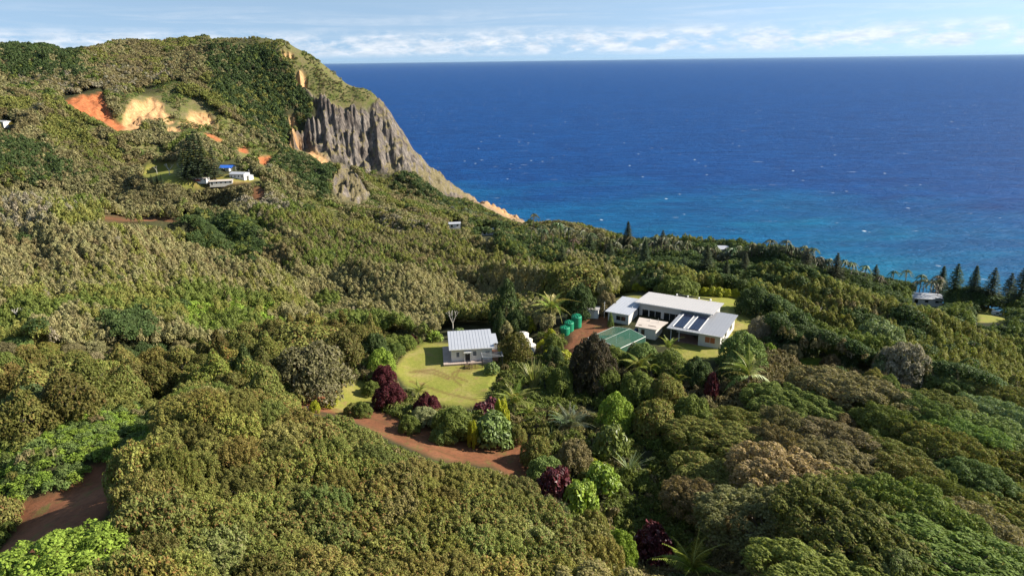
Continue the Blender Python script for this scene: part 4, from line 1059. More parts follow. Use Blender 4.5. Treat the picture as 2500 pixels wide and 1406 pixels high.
Mb().lathe([(0.22, 3.0), (0.22, 3.3), (0.1, 3.35)], 10, 10.6, 2.6).obj('vent', M['dark'], an)
bs = Mb().box(9.6, 10.9, 0.2, 2.6, -0.3, 1.7).obj('outdoor_oven', M['brick'], K)

pg = thing('pergola', (-7.0, 146.4, 133.0), R(6.7), 'dark steel pergola frame in front of the small house', 'pergola')
for x, y in ((0, 0), (4.6, 0), (0, 2.4), (4.6, 2.4)): Mb().box(x - 0.06, x + 0.06, y - 0.06, y + 0.06, -0.4, 2.5).obj('post', M['dark'], pg)
for y in (0, 0.8, 1.6, 2.4): Mb().box(-0.3, 4.9, y - 0.05, y + 0.05, 2.502, 2.62).obj('rail', M['steel'], pg)
for x in (0, 4.6): Mb().box(x - 0.05, x + 0.05, -0.2, 2.6, 2.622, 2.72).obj('cross_rail', M['steel'], pg)
tb = thing('picnic_table', (-11.0, 145.5, 133.0), R(4), 'dark wooden picnic table with benches on the lawn by the porch', 'table')
for k in range(4): Mb().box(0, 1.9, 0.6 + k * 0.2, 0.6 + k * 0.2 + 0.18, 0.72, 0.77).obj('table_plank', M['wood'], tb)
for y in (0.05, 1.6): Mb().box(0, 1.9, y, y + 0.28, 0.42, 0.47).obj('bench', M['wood'], tb)
for x in (0.25, 1.6):
    Mb().tube((x, 0.15, -0.1), (x, 0.85, 0.72), 0.05, n=4).obj('leg', M['wood'], tb); Mb().tube((x, 1.75, -0.1), (x, 1.15, 0.72), 0.05, n=4).obj('leg', M['wood'], tb); Mb().box(x - 0.04, x + 0.04, 0.1, 1.85, 0.36, 0.42).obj('crossbeam', M['wood'], tb)
for i, (px, py) in enumerate(((1128, 897), (1145, 899), (1160, 898))):
    q = at_z(px, py, 133.0)
    pt = Mb().box(-0.06, 0.06, -0.06, 0.06, -0.3, 0.85); pt.box(-0.09, 0.09, -0.09, 0.09, 0.85, 0.9)
    o = pt.obj('garden_post', M['wood'], None, label='short dark timber post at the lawn edge of the porch', category='post', group='posts before the small house'); o.location = q
for px, py, ln_, an_, lb in ((1491, 966, 2.2, 25, 'cut pale log lying in the garden below the dark tree'), (1312, 1042, 2.6, 38, 'pale timber edging on the bank beside the silver cycad')):
    q, _ = hit(px, py, 0.2)
    o = Mb().tube((-ln_ / 2, 0, 0.15), (ln_ / 2, 0, 0.15), 0.17, 0.14, 8).obj('log', M['deck'], None, label=lb, category='log'); o.location = q; o.rotation_euler = (0, 0, R(an_))
q, _ = hit(1193, 1082, 0.2)
o = Mb().quad_prism([(-.35, -.3, -.2), (.4, -.25, -.2), (.3, .3, -.2), (-.3, .3, -.2)], [(-.15, -.1, .5), (.2, -.15, .42), (.12, .15, .6), (-.15, .15, .45)]).obj('boulder', plain('boulder', (0.16, 0.12, 0.10), 0.9), None, label='grey boulder on the dirt track by the yellow bush', category='rock'); o.location = q
q, _ = hit(750, 1000, 0.3)
o = Mb().quad_prism([(-.3, -.3, -.2), (.3, -.25, -.2), (.25, .3, -.2), (-.25, .3, -.2)], [(-.22, -.2, .9), (.2, -.15, .95), (.17, .15, 1.0), (-.2, .15, .9)]).obj('stump', M['deck'], None, label='pale stump where the dirt track meets the grey tree', category='stump'); o.location = q

# ------------------------------------------------------------------ far buildings
def gable(name, cat, label, px, py, w, d, h, rz, roof='roof', wall='white', pitch=0.25, openings=3, group=None, zoff=0.0, dmin=0):
    q, _ = hit(px, py, 0.0, dmin)
    t_ = thing(name, (q[0], q[1], q[2] + zoff), R(rz), label, cat, group)
    hol = [(-w / 2 + w * (k + 0.3) / openings, -w / 2 + w * (k + 0.65) / openings, 0.9 if k else 0.05, 2.1) for k in range(openings)]
    wl = Mb().wall(-w / 2, w / 2, -d / 2, 0.15, -1.5, h, hol)
    wl.box(-w / 2, -w / 2 + 0.15, -d / 2 + 0.15, d / 2, -1.5, h); wl.box(w / 2 - 0.15, w / 2, -d / 2 + 0.15, d / 2, -1.5, h); wl.box(-w / 2 + 0.15, w / 2 - 0.15, d / 2 - 0.15, d / 2, -1.5, h)
    zr = h + d / 2 * pitch
    for x in (-w / 2 + 0.01, w / 2 - 0.16): wl.quad_prism([(x, -d / 2, h), (x, d / 2, h), (x, 0, zr)], [(x + 0.15, -d / 2, h), (x + 0.15, d / 2, h), (x + 0.15, 0, zr)])
    wl.obj('wall', M[wall], t_)
    for a, b_, z0, z1 in hol: Mb().box(a, b_, -d / 2 + 0.05, -d / 2 + 0.09, z0, z1).obj('door' if z0 < 0.5 else 'window', M['glass'], t_)
    for s in (-1, 1):
        y0, y1 = (-d / 2 - 0.4, 0) if s < 0 else (0, d / 2 + 0.4)
        za, zb = (h - 0.4 * pitch, zr) if s < 0 else (zr, h - 0.4 * pitch)
        Mb().slab(-w / 2 - 0.4, w / 2 + 0.4, y0, y1, za + 0.14, zb + 0.14, 0.12).obj('roof', M[roof], t_)
    return t_
gable('plateau_house', 'house', 'white gabled house at the seaward end of the plateau row', 586, 434, 12, 8, 3.2, -12, openings=4)
b2 = gable('lean_to_house', 'house', 'white low annexe with dark door beside the plateau house', 603, 436, 8, 5, 2.4, -18, openings=2)
b3 = gable('veranda_house', 'house', 'cream house with dark veranda on the plateau edge', 542, 450, 16, 6, 2.6, 14, roof='oldroof', wall='cream', openings=5)
b4 = gable('row_house', 'house', 'white and red weathered house under the tall pines', 488, 443, 13, 5, 2.4, -6, roof='oldroof', wall='white', openings=5)
Mb().box(-2.5, 2.0, -2.62, -2.53, 0.1, 1.6).obj('red_panel', M['redpaint'], b4)
sh, _ = hit(556, 417, 0.0)
tp_ = thing('tarpaulin_shelter', (sh[0], sh[1], sh[2]), R(-8), 'bright blue tarpaulin shelter behind the plateau houses', 'shelter')
Mb().slab(-5.5, 5.5, -3.2, 0, 2.6, 4.4, 0.08).obj('tarpaulin', M['tarp'], tp_); Mb().slab(-5.5, 5.5, 0.0, 3.2, 4.4, 2.8, 0.08).obj('tarpaulin', M['tarp'], tp_)
for x in (-5.3, 0, 5.3):
    for y in (-3, 3): Mb().tube((x, y, -1), (x, y, 2.6), 0.08, n=5).obj('pole', M['white'], tp_)
Mb().box(-1.5, 2.0, -1.5, 1.5, -0.5, 2.2).obj('hut', M['white'], tp_)
gable('far_house', 'house', 'white roofed house by the palm slope below the cliff', 1110, 556, 10, 7, 3.0, 8, openings=2, dmin=520, zoff=1)
gable('terrace_house', 'house', 'white roofed house on the terrace beside a small lawn', 1191, 573, 11, 7, 3.0, 8, openings=2, dmin=480, zoff=1)
gable('shore_house', 'house', 'white roofed house among the shore pines', 1762, 636, 11, 8, 3.0, -4, openings=3, dmin=400, zoff=2.5)
gable('valley_house', 'house', 'house with broad pale metal roof among dark trees', 2254, 742, 14, 10, 2.8, -16, openings=3, zoff=1.5)
gable('hill_house', 'house', 'white house on the slope under the red landslip', 8, 307, 11, 7, 3.2, -20, openings=2)
q, _ = hit(29, 307)
yv = thing('yellow_digger', tuple(q), R(20), 'small yellow digger parked beside the white slope house', 'vehicle')
Mb().box(-1.6, 1.6, -1.1, 1.1, 0.7, 1.7).obj('body', M['yellow'], yv); Mb().box(-0.9, 0.5, -0.8, 0.8, 1.702, 2.9).obj('cab', M['yellow'], yv)
for s in (-1, 1): Mb().box(-1.9, 1.9, s * 1.15 - 0.25, s * 1.15 + 0.25, -0.2, 0.69).obj('track', M['dark'], yv)
Mb().tube((1.4, 0, 1.4), (3.2, 0, 3.0), 0.18, n=5).obj('arm', M['yellow'], yv)
q, _ = hit(2432, 770)
vn = thing('white_trailer', tuple(q), R(-15), 'white trailer on the small clearing beyond the slope', 'trailer')
Mb().box(-1.7, 1.7, -0.9, 0.9, 0.45, 2.0).obj('body', M['white'], vn); Mb().box(-0.5, 0.6, -0.93, -0.905, 0.9, 1.6).obj('window', M['glass'], vn)
for x in (-1.0, 1.0):
    for y in (-0.93, 0.93): Mb().tube((x, y - 0.08, 0.3), (x, y + 0.08, 0.3), 0.35, n=12).obj('wheel', M['black'], vn)
def utility(px, py, h, label, dmin=0):
    q, _ = hit(px, py, 0.0, dmin)
    u_ = thing('utility_pole', tuple(q), R(20), label, 'pole')
    Mb().tube((0, 0, -0.8), (0, 0, h), 0.16, 0.11, 8).obj('post', M['deck'], u_); Mb().box(-0.9, 0.9, -0.06, 0.06, h - 0.7, h - 0.55).obj('crossarm', M['wood'], u_)
    for x in (-0.8, 0, 0.8): Mb().lathe([(0.06, h - 0.548), (0.08, h - 0.4), (0.03, h - 0.35)], 8, x, 0).obj('insulator', M['white'], u_)
utility(2261, 850, 8.0, 'pale timber utility pole on the bright green slope')
utility(2365, 905, 8.0, 'darker timber utility pole beside the combed dark scrub')
q, _ = hit(698, 114)
mt = thing('summit_mast', tuple(q), 0, 'thin mast on the bare summit above the cliff', 'mast')
Mb().tube((0, 0, -1), (0, 0, 6), 0.18, 0.1, 6).obj('post', M['steel'], mt); Mb().tube((-0.8, 0, 4.5), (0.8, 0, 4.5), 0.08).obj('crossbar', M['steel'], mt)
q, _ = hit(610, 437)
mt = thing('plateau_mast', tuple(q), 0, 'thin pale mast beside the plateau house', 'mast')
Mb().tube((0, 0, -1), (0, 0, 7), 0.1, 0.07, 6).obj('post', M['white'], mt); Mb().tube((-0.5, 0, 6.4), (0.5, 0, 6.4), 0.04).obj('crossbar', M['white'], mt)

# ------------------------------------------------------------------ trees and garden plants
def trunk_mesh(name, seed, limbs=6, mat=None):
    """tapered trunk one unit high that forks into limbs"""
    rs = random.Random(seed); m = Mb()
    m.tube((0, 0, -0.12), (0.02, 0.01, 0.35), 0.055, 0.04, 6)
    for k in range(limbs):
        a = 6.283 * k / limbs + rs.random() * 0.6; r = 0.35 + 0.3 * rs.random(); z = 0.55 + 0.3 * rs.random()
        mid = (math.cos(a) * r * 0.45, math.sin(a) * r * 0.45, 0.30 + z * 0.3)
        m.tube((0.02, 0.01, 0.30), mid, 0.032, 0.022, 5); m.tube(mid, (math.cos(a) * r, math.sin(a) * r, z), 0.022, 0.008, 5)
    return m.mesh(name, mat or bark)
TRUNK = [trunk_mesh('trunk', 20 + k) for k in range(3)]
PLACED = []
def tree(name, label, group, x, y, r, h, crown, tint, tip, cat='tree', zc=0.12, lean=(0, 0), rz=None, stretch=1.0, trunk=True):
    z = float(gz(x, y))
    o = thing(name, (x, y, z), 0, label, cat, group)
    if trunk:
        tr_ = link('trunk', random.choice(TRUNK), o); tr_.scale = (r, r, h * 0.85)
    c_ = link('crown', crown, o)
    c_.location = (0, 0, h * zc); c_.scale = (r * stretch, r / stretch ** 0.5, h * (1 - zc)); c_.rotation_euler = (lean[0], lean[1], random.uniform(0, 6.28) if rz is None else rz)
    c_['tint'] = [float(v) for v in tint]; c_['tip'] = [float(v) for v in tip]
    PLACED.append((x, y, r))
    return o
def plant(name, cat, label, px, py, rpx, hpx, crown, sp, group=None, zc=0.05, lift=0.5, trunk=True, dmin=0, tint=None, tip=None):
    """a plant whose crown centre is seen along a sight line; size read off in pixels"""
    k = 10.0
    for _ in range(3):
        q, sd = hit(px, py, (hpx * 2 / k) * lift * 0.95, dmin); k = F / sd
    a, b_ = SP[sp] if sp else (tint, tip)
    return tree(name, label, group, q[0], q[1], rpx / k, hpx * 2 / k * 1.03, crown, a, b_, cat, zc, trunk=trunk)
WINE = ((0.070, 0.016, 0.020), (0.13, 0.03, 0.036)); GOLD = ((0.27, 0.29, 0.025), (0.46, 0.40, 0.03))
def red(label, px, py, rx_, ry_, v=0):
    plant('red_shrub', 'shrub', label, px, py, rx_, ry_, (FINE[0], BROAD[0], NEAR[1])[v], None, 'wine red shrubs', tint=WINE[0], tip=WINE[1])
red('wide wine red shrub at the corner of the dirt track', 950, 968, 46, 33); red('wine red shrub between the small palm and the feathery green bush', 1042, 990, 34, 30, 2)
red('wine red shrub behind the yellow bushes by the lawn', 1195, 1004, 40, 20, 1); red('wine red shrub beside the mound where the track ends', 1352, 1188, 44, 38, 1)
red('large bright wine red shrub beside the foot of the mound', 1592, 1345, 50, 46, 1); red('small wine red shrub behind the small house lawn', 1003, 830, 20, 11)
red('slender wine red shrub under the wind blown palm', 1737, 945, 16, 28, 1); red('dark wine red shrub under the bright green bush', 938, 918, 30, 26, 2)
def gold(label, px, py, rx_, ry_):
    plant('yellow_shrub', 'shrub', label, px, py, rx_, ry_, random.choice((BROAD[1], NEAR[0], NEAR[2])), None, 'golden leaved shrubs', tint=GOLD[0], tip=GOLD[1])
gold('narrow golden shrub standing on the dirt track', 1155, 1062, 14, 33); gold('tall golden shrub behind the pale leaved plant', 1224, 1015, 18, 34); gold('low golden shrub deep in the garden below the cycad', 1452, 1138, 24, 13)
gold('golden shrub on the verge opposite the pale stump', 768, 994, 13, 14); gold('low golden shrub spreading on the track verge', 803, 983, 18, 10); gold('golden shrub beside the lowest cement tank', 1325, 846, 16, 14)
gold('golden shrub between the cement tanks and the black tank', 1294, 794, 15, 16); gold('golden shrub at the foot of the palm', 1345, 822, 16, 18); gold('golden shrub in front of the dark bank bush', 1336, 872, 13, 16); gold('low golden shrub on the bank below the tanks', 1377, 868, 19, 9)
for i, px in enumerate((1537, 1556, 1574, 1722, 1740, 1758, 1776, 1794)):
    gold('golden shrub in the border behind the house lawn', px, 706 + (px - 1537) * 0.052 - (6 if px < 1600 else 3), 13, 9)
def bush(label, px, py, rx_, ry_, sp, v=0, name='garden_bush', cat='bush', **k):
    plant(name, cat, label, px, py, rx_, ry_, (BROAD + NEAR + FINE + TALL + BIGF)[v], sp, **k)
NT_, T_ = 'garden_tree', 'tree'
# v: 0-1 broad leaved, 2-5 canopy, 6-7 fine, 8-9 upright
bush('broad bright green tree overhanging the shaded dirt cutting', 140, 1400, 170, 60, 'bright', 10, NT_, T_)
bush('feathery green bush along the dirt track', 1105, 1032, 58, 36, 'green', 6); bush('pale broad leaved plant at the end of the dirt track', 1205, 1052, 48, 32, 'fern', 0)
bush('bright green bush beside the bleached branches', 928, 884, 36, 27, 'bright', 2); bush('round bright green tree above the dark hollow of the garden', 1502, 1012, 46, 44, 'bright', 2, 'garden_tree', 'tree')
bush('green bush left of the dirt corner under the red shrub', 885, 1000, 26, 18, 'green', 6); bush('bright green bush in front of the wine red shrub on the mound edge', 1412, 1222, 44, 40, 'bright', 0); bush('yellow green bush touching the large wine red shrub', 1515, 1345, 44, 50, 'bright', 6)
T = 'tree'; NT = 'garden_tree'
bush('dark purplish dome tree standing before the net shelter', 1445, 890, 62, 68, None, 6, NT, T, tint=(0.052, 0.045, 0.026), tip=(0.12, 0.085, 0.055))
bush('round olive tree in front of the cement tanks', 1260, 852, 40, 36, 'olivedark', 2, NT, T); bush('tall dark tree behind the small house', 1238, 752, 46, 50, 'dark', 8, NT, T); bush('dark tree behind the cement tanks', 1262, 788, 32, 34, 'dark', 3, NT, T); bush('dark bush behind the annexe of the small house', 1222, 800, 20, 34, 'dark', 9, NT, T)
bush('broad olive tree behind the coconut palm', 1432, 700, 84, 40, 'olive', 4, NT, T); bush('dark tree between the palm and the green tanks', 1415, 738, 44, 40, 'dark', 6, NT, T); bush('dark brown bush behind the garden shed', 1478, 738, 28, 26, 'brown', 3, NT, T)
bush('rounded dark green tree behind the long white roof', 1655, 698, 52, 24, 'green', 3, NT, T); bush('dark dome tree casting its shadow on the house lawn', 1848, 742, 54, 36, 'dark', 6, NT, T); bush('large dark tree beyond the grey bush', 1940, 815, 58, 50, 'dark', 3, NT, T)
bush('grey leafless looking bush at the lawn edge', 1858, 800, 32, 24, 'ash', 7); bush('bright green dome tree in front of the east wing', 1812, 858, 60, 40, 'fern', 6, NT, T); bush('small round bright green bush beside the dome tree', 1880, 852, 17, 13, 'bright', 6)
bush('bright green round tree beside the silvery feathery tree', 2088, 838, 34, 25, 'bright', 6, NT, T); bush('silvery feathery tree leaning down the slope', 2150, 835, 58, 46, 'pale', 7, NT, T, ); bush('grey green feathery tree below the silvery tree', 2205, 890, 62, 46, 'ash', 7, NT, T)
bush('grey twiggy dome tree beside the dirt track', 760, 905, 88, 56, None, 4, NT, T, tint=(0.135, 0.125, 0.055), tip=(0.22, 0.19, 0.12)); bush('wide olive dome tree behind the twiggy grey tree', 745, 838, 92, 38, 'olive', 4, NT, T); bush('olive tree behind the bleached branches', 872, 832, 46, 36, 'olivedark', 2, NT, T); bush('dark tree behind the bright green bush', 915, 848, 34, 34, 'dark', 3, NT, T)
bush('green bush on the bank below the green tanks', 1350, 845, 26, 26, 'green', 2); bush('dark green bush on the bank beside the golden shrub', 1352, 872, 26, 24, 'dark', 2)
bush('slim green climber against the west wing', 1491, 785, 8, 16, 'fern', 8)
for i, (px, py, rx_, ry_, sp, v, lb) in enumerate((
 (1560, 945, 48, 38, 'green', 3, 'green tree in the garden below the young palms'), (1625, 955, 44, 34, 'olive', 4, 'olive tree in the garden beside the red slender shrub'), (1640, 890, 46, 30, 'green', 2, 'green bush in front of the carport'),
 (1700, 905, 40, 30, 'dark', 3, 'dark bush between the carport and the wind blown palm'), (1600, 1020, 60, 45, 'olive', 5, 'olive tree over the dark hollow of the garden'), (1690, 1010, 50, 42, 'green', 3, 'green tree below the slender red shrub'),
 (1480, 930, 40, 36, 'green', 6, 'green bush at the foot of the purplish dome tree'), (1370, 935, 36, 34, 'green', 2, 'green bush behind the tall cane clump'), (1310, 1100, 40, 36, 'olive', 3, 'olive bush where the track runs into the garden'),
 (1330, 1150, 44, 30, 'fern', 2, 'yellow green bush over the wine red shrub'), (1400, 1110, 48, 34, 'brown', 7, 'brown twiggy bush below the cycad'), (1490, 1080, 40, 34, 'green', 0, 'broad leaved bush below the bright round tree'), (1470, 1170, 40, 30, 'bright', 0, 'bright leaved bush beside the low golden shrub'),
 (1200, 900, 18, 12, 'fern', 0, 'small green bush under the pergola'), (1120, 815, 14, 12, 'fern', 0, 'light green bush behind the lawn of the small house'), (1060, 822, 20, 12, 'bright', 0, 'bright bush at the back of the small house lawn'), (1450, 1290, 40, 40, 'olive', 4, 'olive bush in the hollow beside the mound'),
 (1780, 905, 30, 24, 'dark', 2, 'dark bush below the bright green dome tree'), (1570, 870, 40, 26, 'fern', 2, 'light green bush against the net shelter'), (1500, 870, 30, 22, 'green', 2, 'green bush beside the net shelter'))):
    bush(lb, px, py, rx_, ry_, sp, v)

for px, py, rx_, ry_, sp, v, lb in ((860, 1000, 22, 15, 'olive', 3, 'low olive bush on the upper verge of the dirt track'), (1000, 1035, 30, 20, 'green', 6, 'green bush between the two wine red shrubs and the track'), (1075, 1062, 26, 17, 'fern', 2, 'fresh green bush hanging over the track verge'),
    (1130, 1052, 22, 22, 'green', 0, 'broad leaved bush beside the narrow golden shrub'), (1265, 1060, 22, 22, 'olive', 3, 'olive bush where the track bends into the garden'), (905, 948, 24, 16, 'green', 6, 'green bush behind the wide wine red shrub')):
    bush(lb, px, py, rx_, ry_, sp, v)
# hedge along the lawn edge, right of the dome tree
q, _ = hit(1985, 884, 0.6)
tree('clipped_hedge', 'clipped bright green hedge on the terrace edge', None, q[0], q[1], 3.4, 1.3, FINE[1], SP['bright'][0], SP['bright'][1], 'hedge', rz=R(-8), stretch=1.3, trunk=False)

# --- palms
def frond_mesh(name, seed, n=26, droop=0.5, wide=0.17, mat=None, up=0.35, blow=0.0):
    """a curved midrib one unit long with leaflets hanging to both sides"""
    rs = np.random.default_rng(seed)
    tt = np.linspace(0.0, 1, n)
    mid = np.stack([tt, blow * tt ** 2, up * tt - (up + droop) * tt ** 2.2], 1)
    V, Fc = [], []
    for k in range(n - 1):
        w = 0.014 * (1 - 0.8 * tt[k]); w2 = 0.014 * (1 - 0.8 * tt[k + 1]); i = len(V)
        V += [mid[k] + (0, -w, 0), mid[k] + (0, w, 0), mid[k + 1] + (0, w2, 0), mid[k + 1] + (0, -w2, 0)]; Fc.append((i, i + 1, i + 2, i + 3))
    nr = len(Fc)
    for k in range(2, n):
        L_ = wide * math.sin(min(1, (tt[k] + 0.06) * 1.15) * math.pi * 0.88 + 0.18) * 1.25
        for s in (-1, 1):
            for e in (0,):
                p = mid[k] * (1 - e) + mid[max(k - 1, 0)] * e
                d = np.array((0.45, s * 0.9, -0.32 + 0.12 * rs.normal())); d = d / np.linalg.norm(d)
                q = p + d * L_ * (0.85 + 0.3 * rs.random()) + np.array((0, 0, -0.25 * L_)); a = np.array((0.011, 0, 0.003)); i = len(V); m_ = (p + q) / 2 + np.array((0, 0, 0.05 * L_))
                V += [p - a, p + a, m_ + a * 1.2, m_ - a * 1.2, q]; Fc.append((i, i + 1, i + 2, i + 3)); Fc.append((i + 3, i + 2, i + 4, i + 4))
    me = bpy.data.meshes.new(name)
    me.from_pydata([tuple(v) for v in V], [], [tuple(dict.fromkeys(f)) for f in Fc]); me.materials.append(mat or M_GLOSSY)
    nf_ = len(me.polygons)
    for an, val in (('lv', rs.random(nf_)), ('lt', np.where(np.arange(nf_) < nr, 1.0, 0.25 * rs.random(nf_)))):
        at = me.attributes.new(an, 'FLOAT', 'FACE'); at.data.foreach_set('value', val.astype(np.float32))
    return me
FR = [frond_mesh('frond', 1, droop=0.55), frond_mesh('frond', 2, droop=0.8, up=0.5), frond_mesh('frond', 3, droop=0.25, up=0.3), frond_mesh('frond', 4, droop=0.3, up=0.5, blow=-0.5)]
PALM = ((0.165, 0.195, 0.038), (0.34, 0.31, 0.11))
def palm(label, px, py, ln, n, hgt, el=(-20, 70), kinds=(0, 1, 2), name='coconut_palm', tint=PALM, lean=(0.0, 0.0), cat='palm', group='garden palms', rr=0.16, blow=None, dmin=0):
    q, sd = hit(px, py, hgt, dmin)
    o = thing(name, tuple(q), 0, label, cat, group)
    base = (-lean[0], -lean[1], -0.5); tk = Mb()
    prev = Vector(base)
    for k in range(1, 7):
        u_ = k / 6; p = Vector((-lean[0] * (1 - u_) ** 1.6, -lean[1] * (1 - u_) ** 1.6, -0.5 + (hgt + 0.5) * u_)); tk.tube(prev, p, rr * (1.25 - 0.1 * k), rr * (1.2 - 0.1 * k), 7); prev = p
    tk.obj('trunk', bark, o)
    for k in range(n):
        f = link('frond', FR[random.choice(kinds)], o)
        u_ = (k + 0.5) / n
        f.location = (0, 0, hgt); f.scale = (ln * random.uniform(0.85, 1.1),) * 3
        e = el[0] + (el[1] - el[0]) * u_ + random.uniform(-8, 8); a = k * 2.39996 + random.uniform(-0.2, 0.2)
        if blow is not None: a = blow + (a % 6.283 - 3.1416) * 0.55
        f.rotation_euler = (random.uniform(-0.3, 0.3), -R(e), a)
        f['tint'] = [v * random.uniform(0.8, 1.2) for v in tint[0]]; f['tip'] = list(tint[1])
    return o
palm('coconut palm with coconuts standing between the small house and the green tanks', 1345, 752, 6.0, 18, 5.4, (-25, 70), lean=(1.2, 0.8), tint=((0.21, 0.24, 0.045), (0.42, 0.38, 0.13)))
palm('wind blown coconut palm in front of the bright green dome tree', 1828, 918, 6.2, 20, 4.2, (-20, 75), (0, 2, 3), blow=2.2)
palm('dark green palm casting its shadow on the lawn', 1255, 985, 5.2, 16, 2.6, (0, 80)); palm('small feathery palm beside the wine red shrubs', 1022, 958, 3.0, 10, 1.6, (15, 80)); palm('bright green palm crown beside the large wine red shrub', 1690, 1392, 5.0, 14, 2.0, (10, 82), tint=((0.17, 0.21, 0.03), (0.40, 0.40, 0.10)))
palm('young palm with arching fronds below the net shelter', 1560, 895, 4.6, 11, 2.2, (10, 80), tint=((0.13, 0.16, 0.035), (0.36, 0.34, 0.10))); palm('young palm beside the carport', 1632, 850, 3.6, 10, 2.0, (5, 75), tint=((0.15, 0.19, 0.03), (0.36, 0.34, 0.10)))
palm('silvery cycad with stiff upright fronds on the bank', 1392, 1040, 4.6, 26, 1.2, (8, 82), (2,), 'cycad', ((0.16, 0.19, 0.12), (0.30, 0.32, 0.2)), cat='cycad', group=None, rr=0.3)
for px, py, ln_, h_, lb in ((1470, 925, 3.4, 1.6, 'young palm against the purplish dome tree'), (1590, 905, 3.6, 2.2, 'young palm between the olive trees of the garden'), (1290, 1010, 3.0, 1.2, 'low palm between the dark palm and the cycad'), (1655, 930, 3.2, 1.6, 'young palm under the carport bushes')):
    palm(lb, px, py, ln_, 11, h_, (10, 80), tint=((0.15, 0.19, 0.035), (0.34, 0.32, 0.10)))
# blades: cane and agave
def blade_mesh(name, seed, n, length, width, spread, mat):
    rs = np.random.default_rng(seed); V, Fc = [], []
    for k in range(n):
        a = rs.random() * 6.283; sp = spread * (0.2 + 0.8 * rs.random()); L_ = length * (0.6 + 0.5 * rs.random())
        d = np.array((math.cos(a), math.sin(a), 0)); s = np.array((-math.sin(a), math.cos(a), 0)) * width
        base = d * 0.15 * rs.random()
        prev = None
        for j in range(5):
            u_ = j / 4; p = base + d * sp * L_ * u_ ** 1.6 + np.array((0, 0, L_ * (u_ - 0.28 * sp * u_ ** 2.5))); w = s * (1 - u_ ** 1.5 * 0.9)
            i = len(V); V += [p - w, p + w]
            if j: Fc.append((i - 2, i - 1, i + 1, i))
    return mesh_from(name, V, Fc, mat, False, {'lv': ('FACE', rs.random(len(Fc))), 'lt': ('FACE', rs.random(len(Fc)) ** 3)})
def blades(name, cat, label, px, py, n, length, width, spread, tint, seed, lift=1.0):
    q, sd = hit(px, py, lift)
    o = thing(name, tuple(q), 0, label, cat)
    c_ = link('blades', blade_mesh('blades', seed, n, length, width, spread, M_GLOSSY), o); c_['tint'] = list(tint[0]); c_['tip'] = list(tint[1])
blades('cane_clump', 'cane', 'tall clump of arching cane beyond the dark palm', 1303, 930, 130, 7.6, 0.20, 0.5, ((0.24, 0.265, 0.075), (0.40, 0.34, 0.15)), 5, 3.0)
blades('agave', 'agave', 'large grey green agave like rosette in the hollow', 1537, 1150, 34, 4.6, 0.13, 0.95, ((0.15, 0.19, 0.09), (0.3, 0.33, 0.16)), 6, 0.8)
blades('spiky_plant', 'plant', 'spiky dark green plant behind the narrow golden shrub', 1158, 1018, 26, 2.6, 0.09, 0.6, ((0.06, 0.11, 0.03), (0.12, 0.18, 0.05)), 8, 1.0)
blades('flax_clump', 'plant', 'clump of long pale leaves beside the pale timber edging', 1345, 1068, 30, 2.8, 0.10, 0.7, ((0.13, 0.17, 0.05), (0.24, 0.26, 0.1)), 12, 1.0)
blades('flax_clump', 'plant', 'clump of long leaves below the bright round tree', 1470, 1115, 30, 3.0, 0.11, 0.75, ((0.12, 0.18, 0.04), (0.22, 0.27, 0.08)), 13, 1.0)
blades('flax_clump', 'plant', 'clump of long leaves on the bank below the black tank', 1322, 812, 26, 2.6, 0.10, 0.7, ((0.07, 0.12, 0.03), (0.14, 0.2, 0.05)), 9, 1.0)

# --- bare bleached trees
def bare_tree(label, px, py, h, seed, lift=None, dmin=0):
    rs = random.Random(seed); q, sd = hit(px, py, h * 0.5 if lift is None else lift, dmin); m = Mb()
    def grow(p, d, L_, r, lv):
        e = p + d * L_; m.tube(p, e, r, r * 0.6, 5)
        if lv:
            for k in range(3 if lv > 1 else 2):
                nd = (d + Vector((rs.uniform(-1, 1), rs.uniform(-1, 1), rs.uniform(-0.3, 0.7))) * 0.75).normalized(); grow(e, nd, L_ * 0.62, r * 0.55, lv - 1)
    o = thing('bare_tree', tuple(q), 0, label, 'tree', 'bleached bare trees')
    tk = Mb(); tk.tube((0, 0, -0.5), (0, 0, h * 0.4), h * 0.035, h * 0.026, 6); tk.obj('trunk', dead, o)
    for k in range(3): grow(Vector((0, 0, h * 0.38)), Vector((rs.uniform(-.7, .7), rs.uniform(-.5, .5), 0.8)).normalized(), h * 0.3, h * 0.022, 2)
    m.obj('branch', dead, o, kind='stuff')
for k, (px, py, h, lb) in enumerate(((412, 413, 9, 'bleached bare tree standing in the middle of the plateau field'), (382, 415, 6, 'small bleached bare tree at the edge of the plateau field'), (442, 412, 9, 'bleached bare tree beside the plateau pines'),
      (938, 842, 4.5, 'bleached bare branches beside the bright green bush'), (1105, 783, 6.5, 'slender bleached tree behind the small house roof'), (48, 775, 5, 'bleached bare tree in the ferny slope'), (2000, 770, 6, 'bare grey tree on the slope below the dark dome tree'))):
    bare_tree(lb, px, py, h, 60 + k)

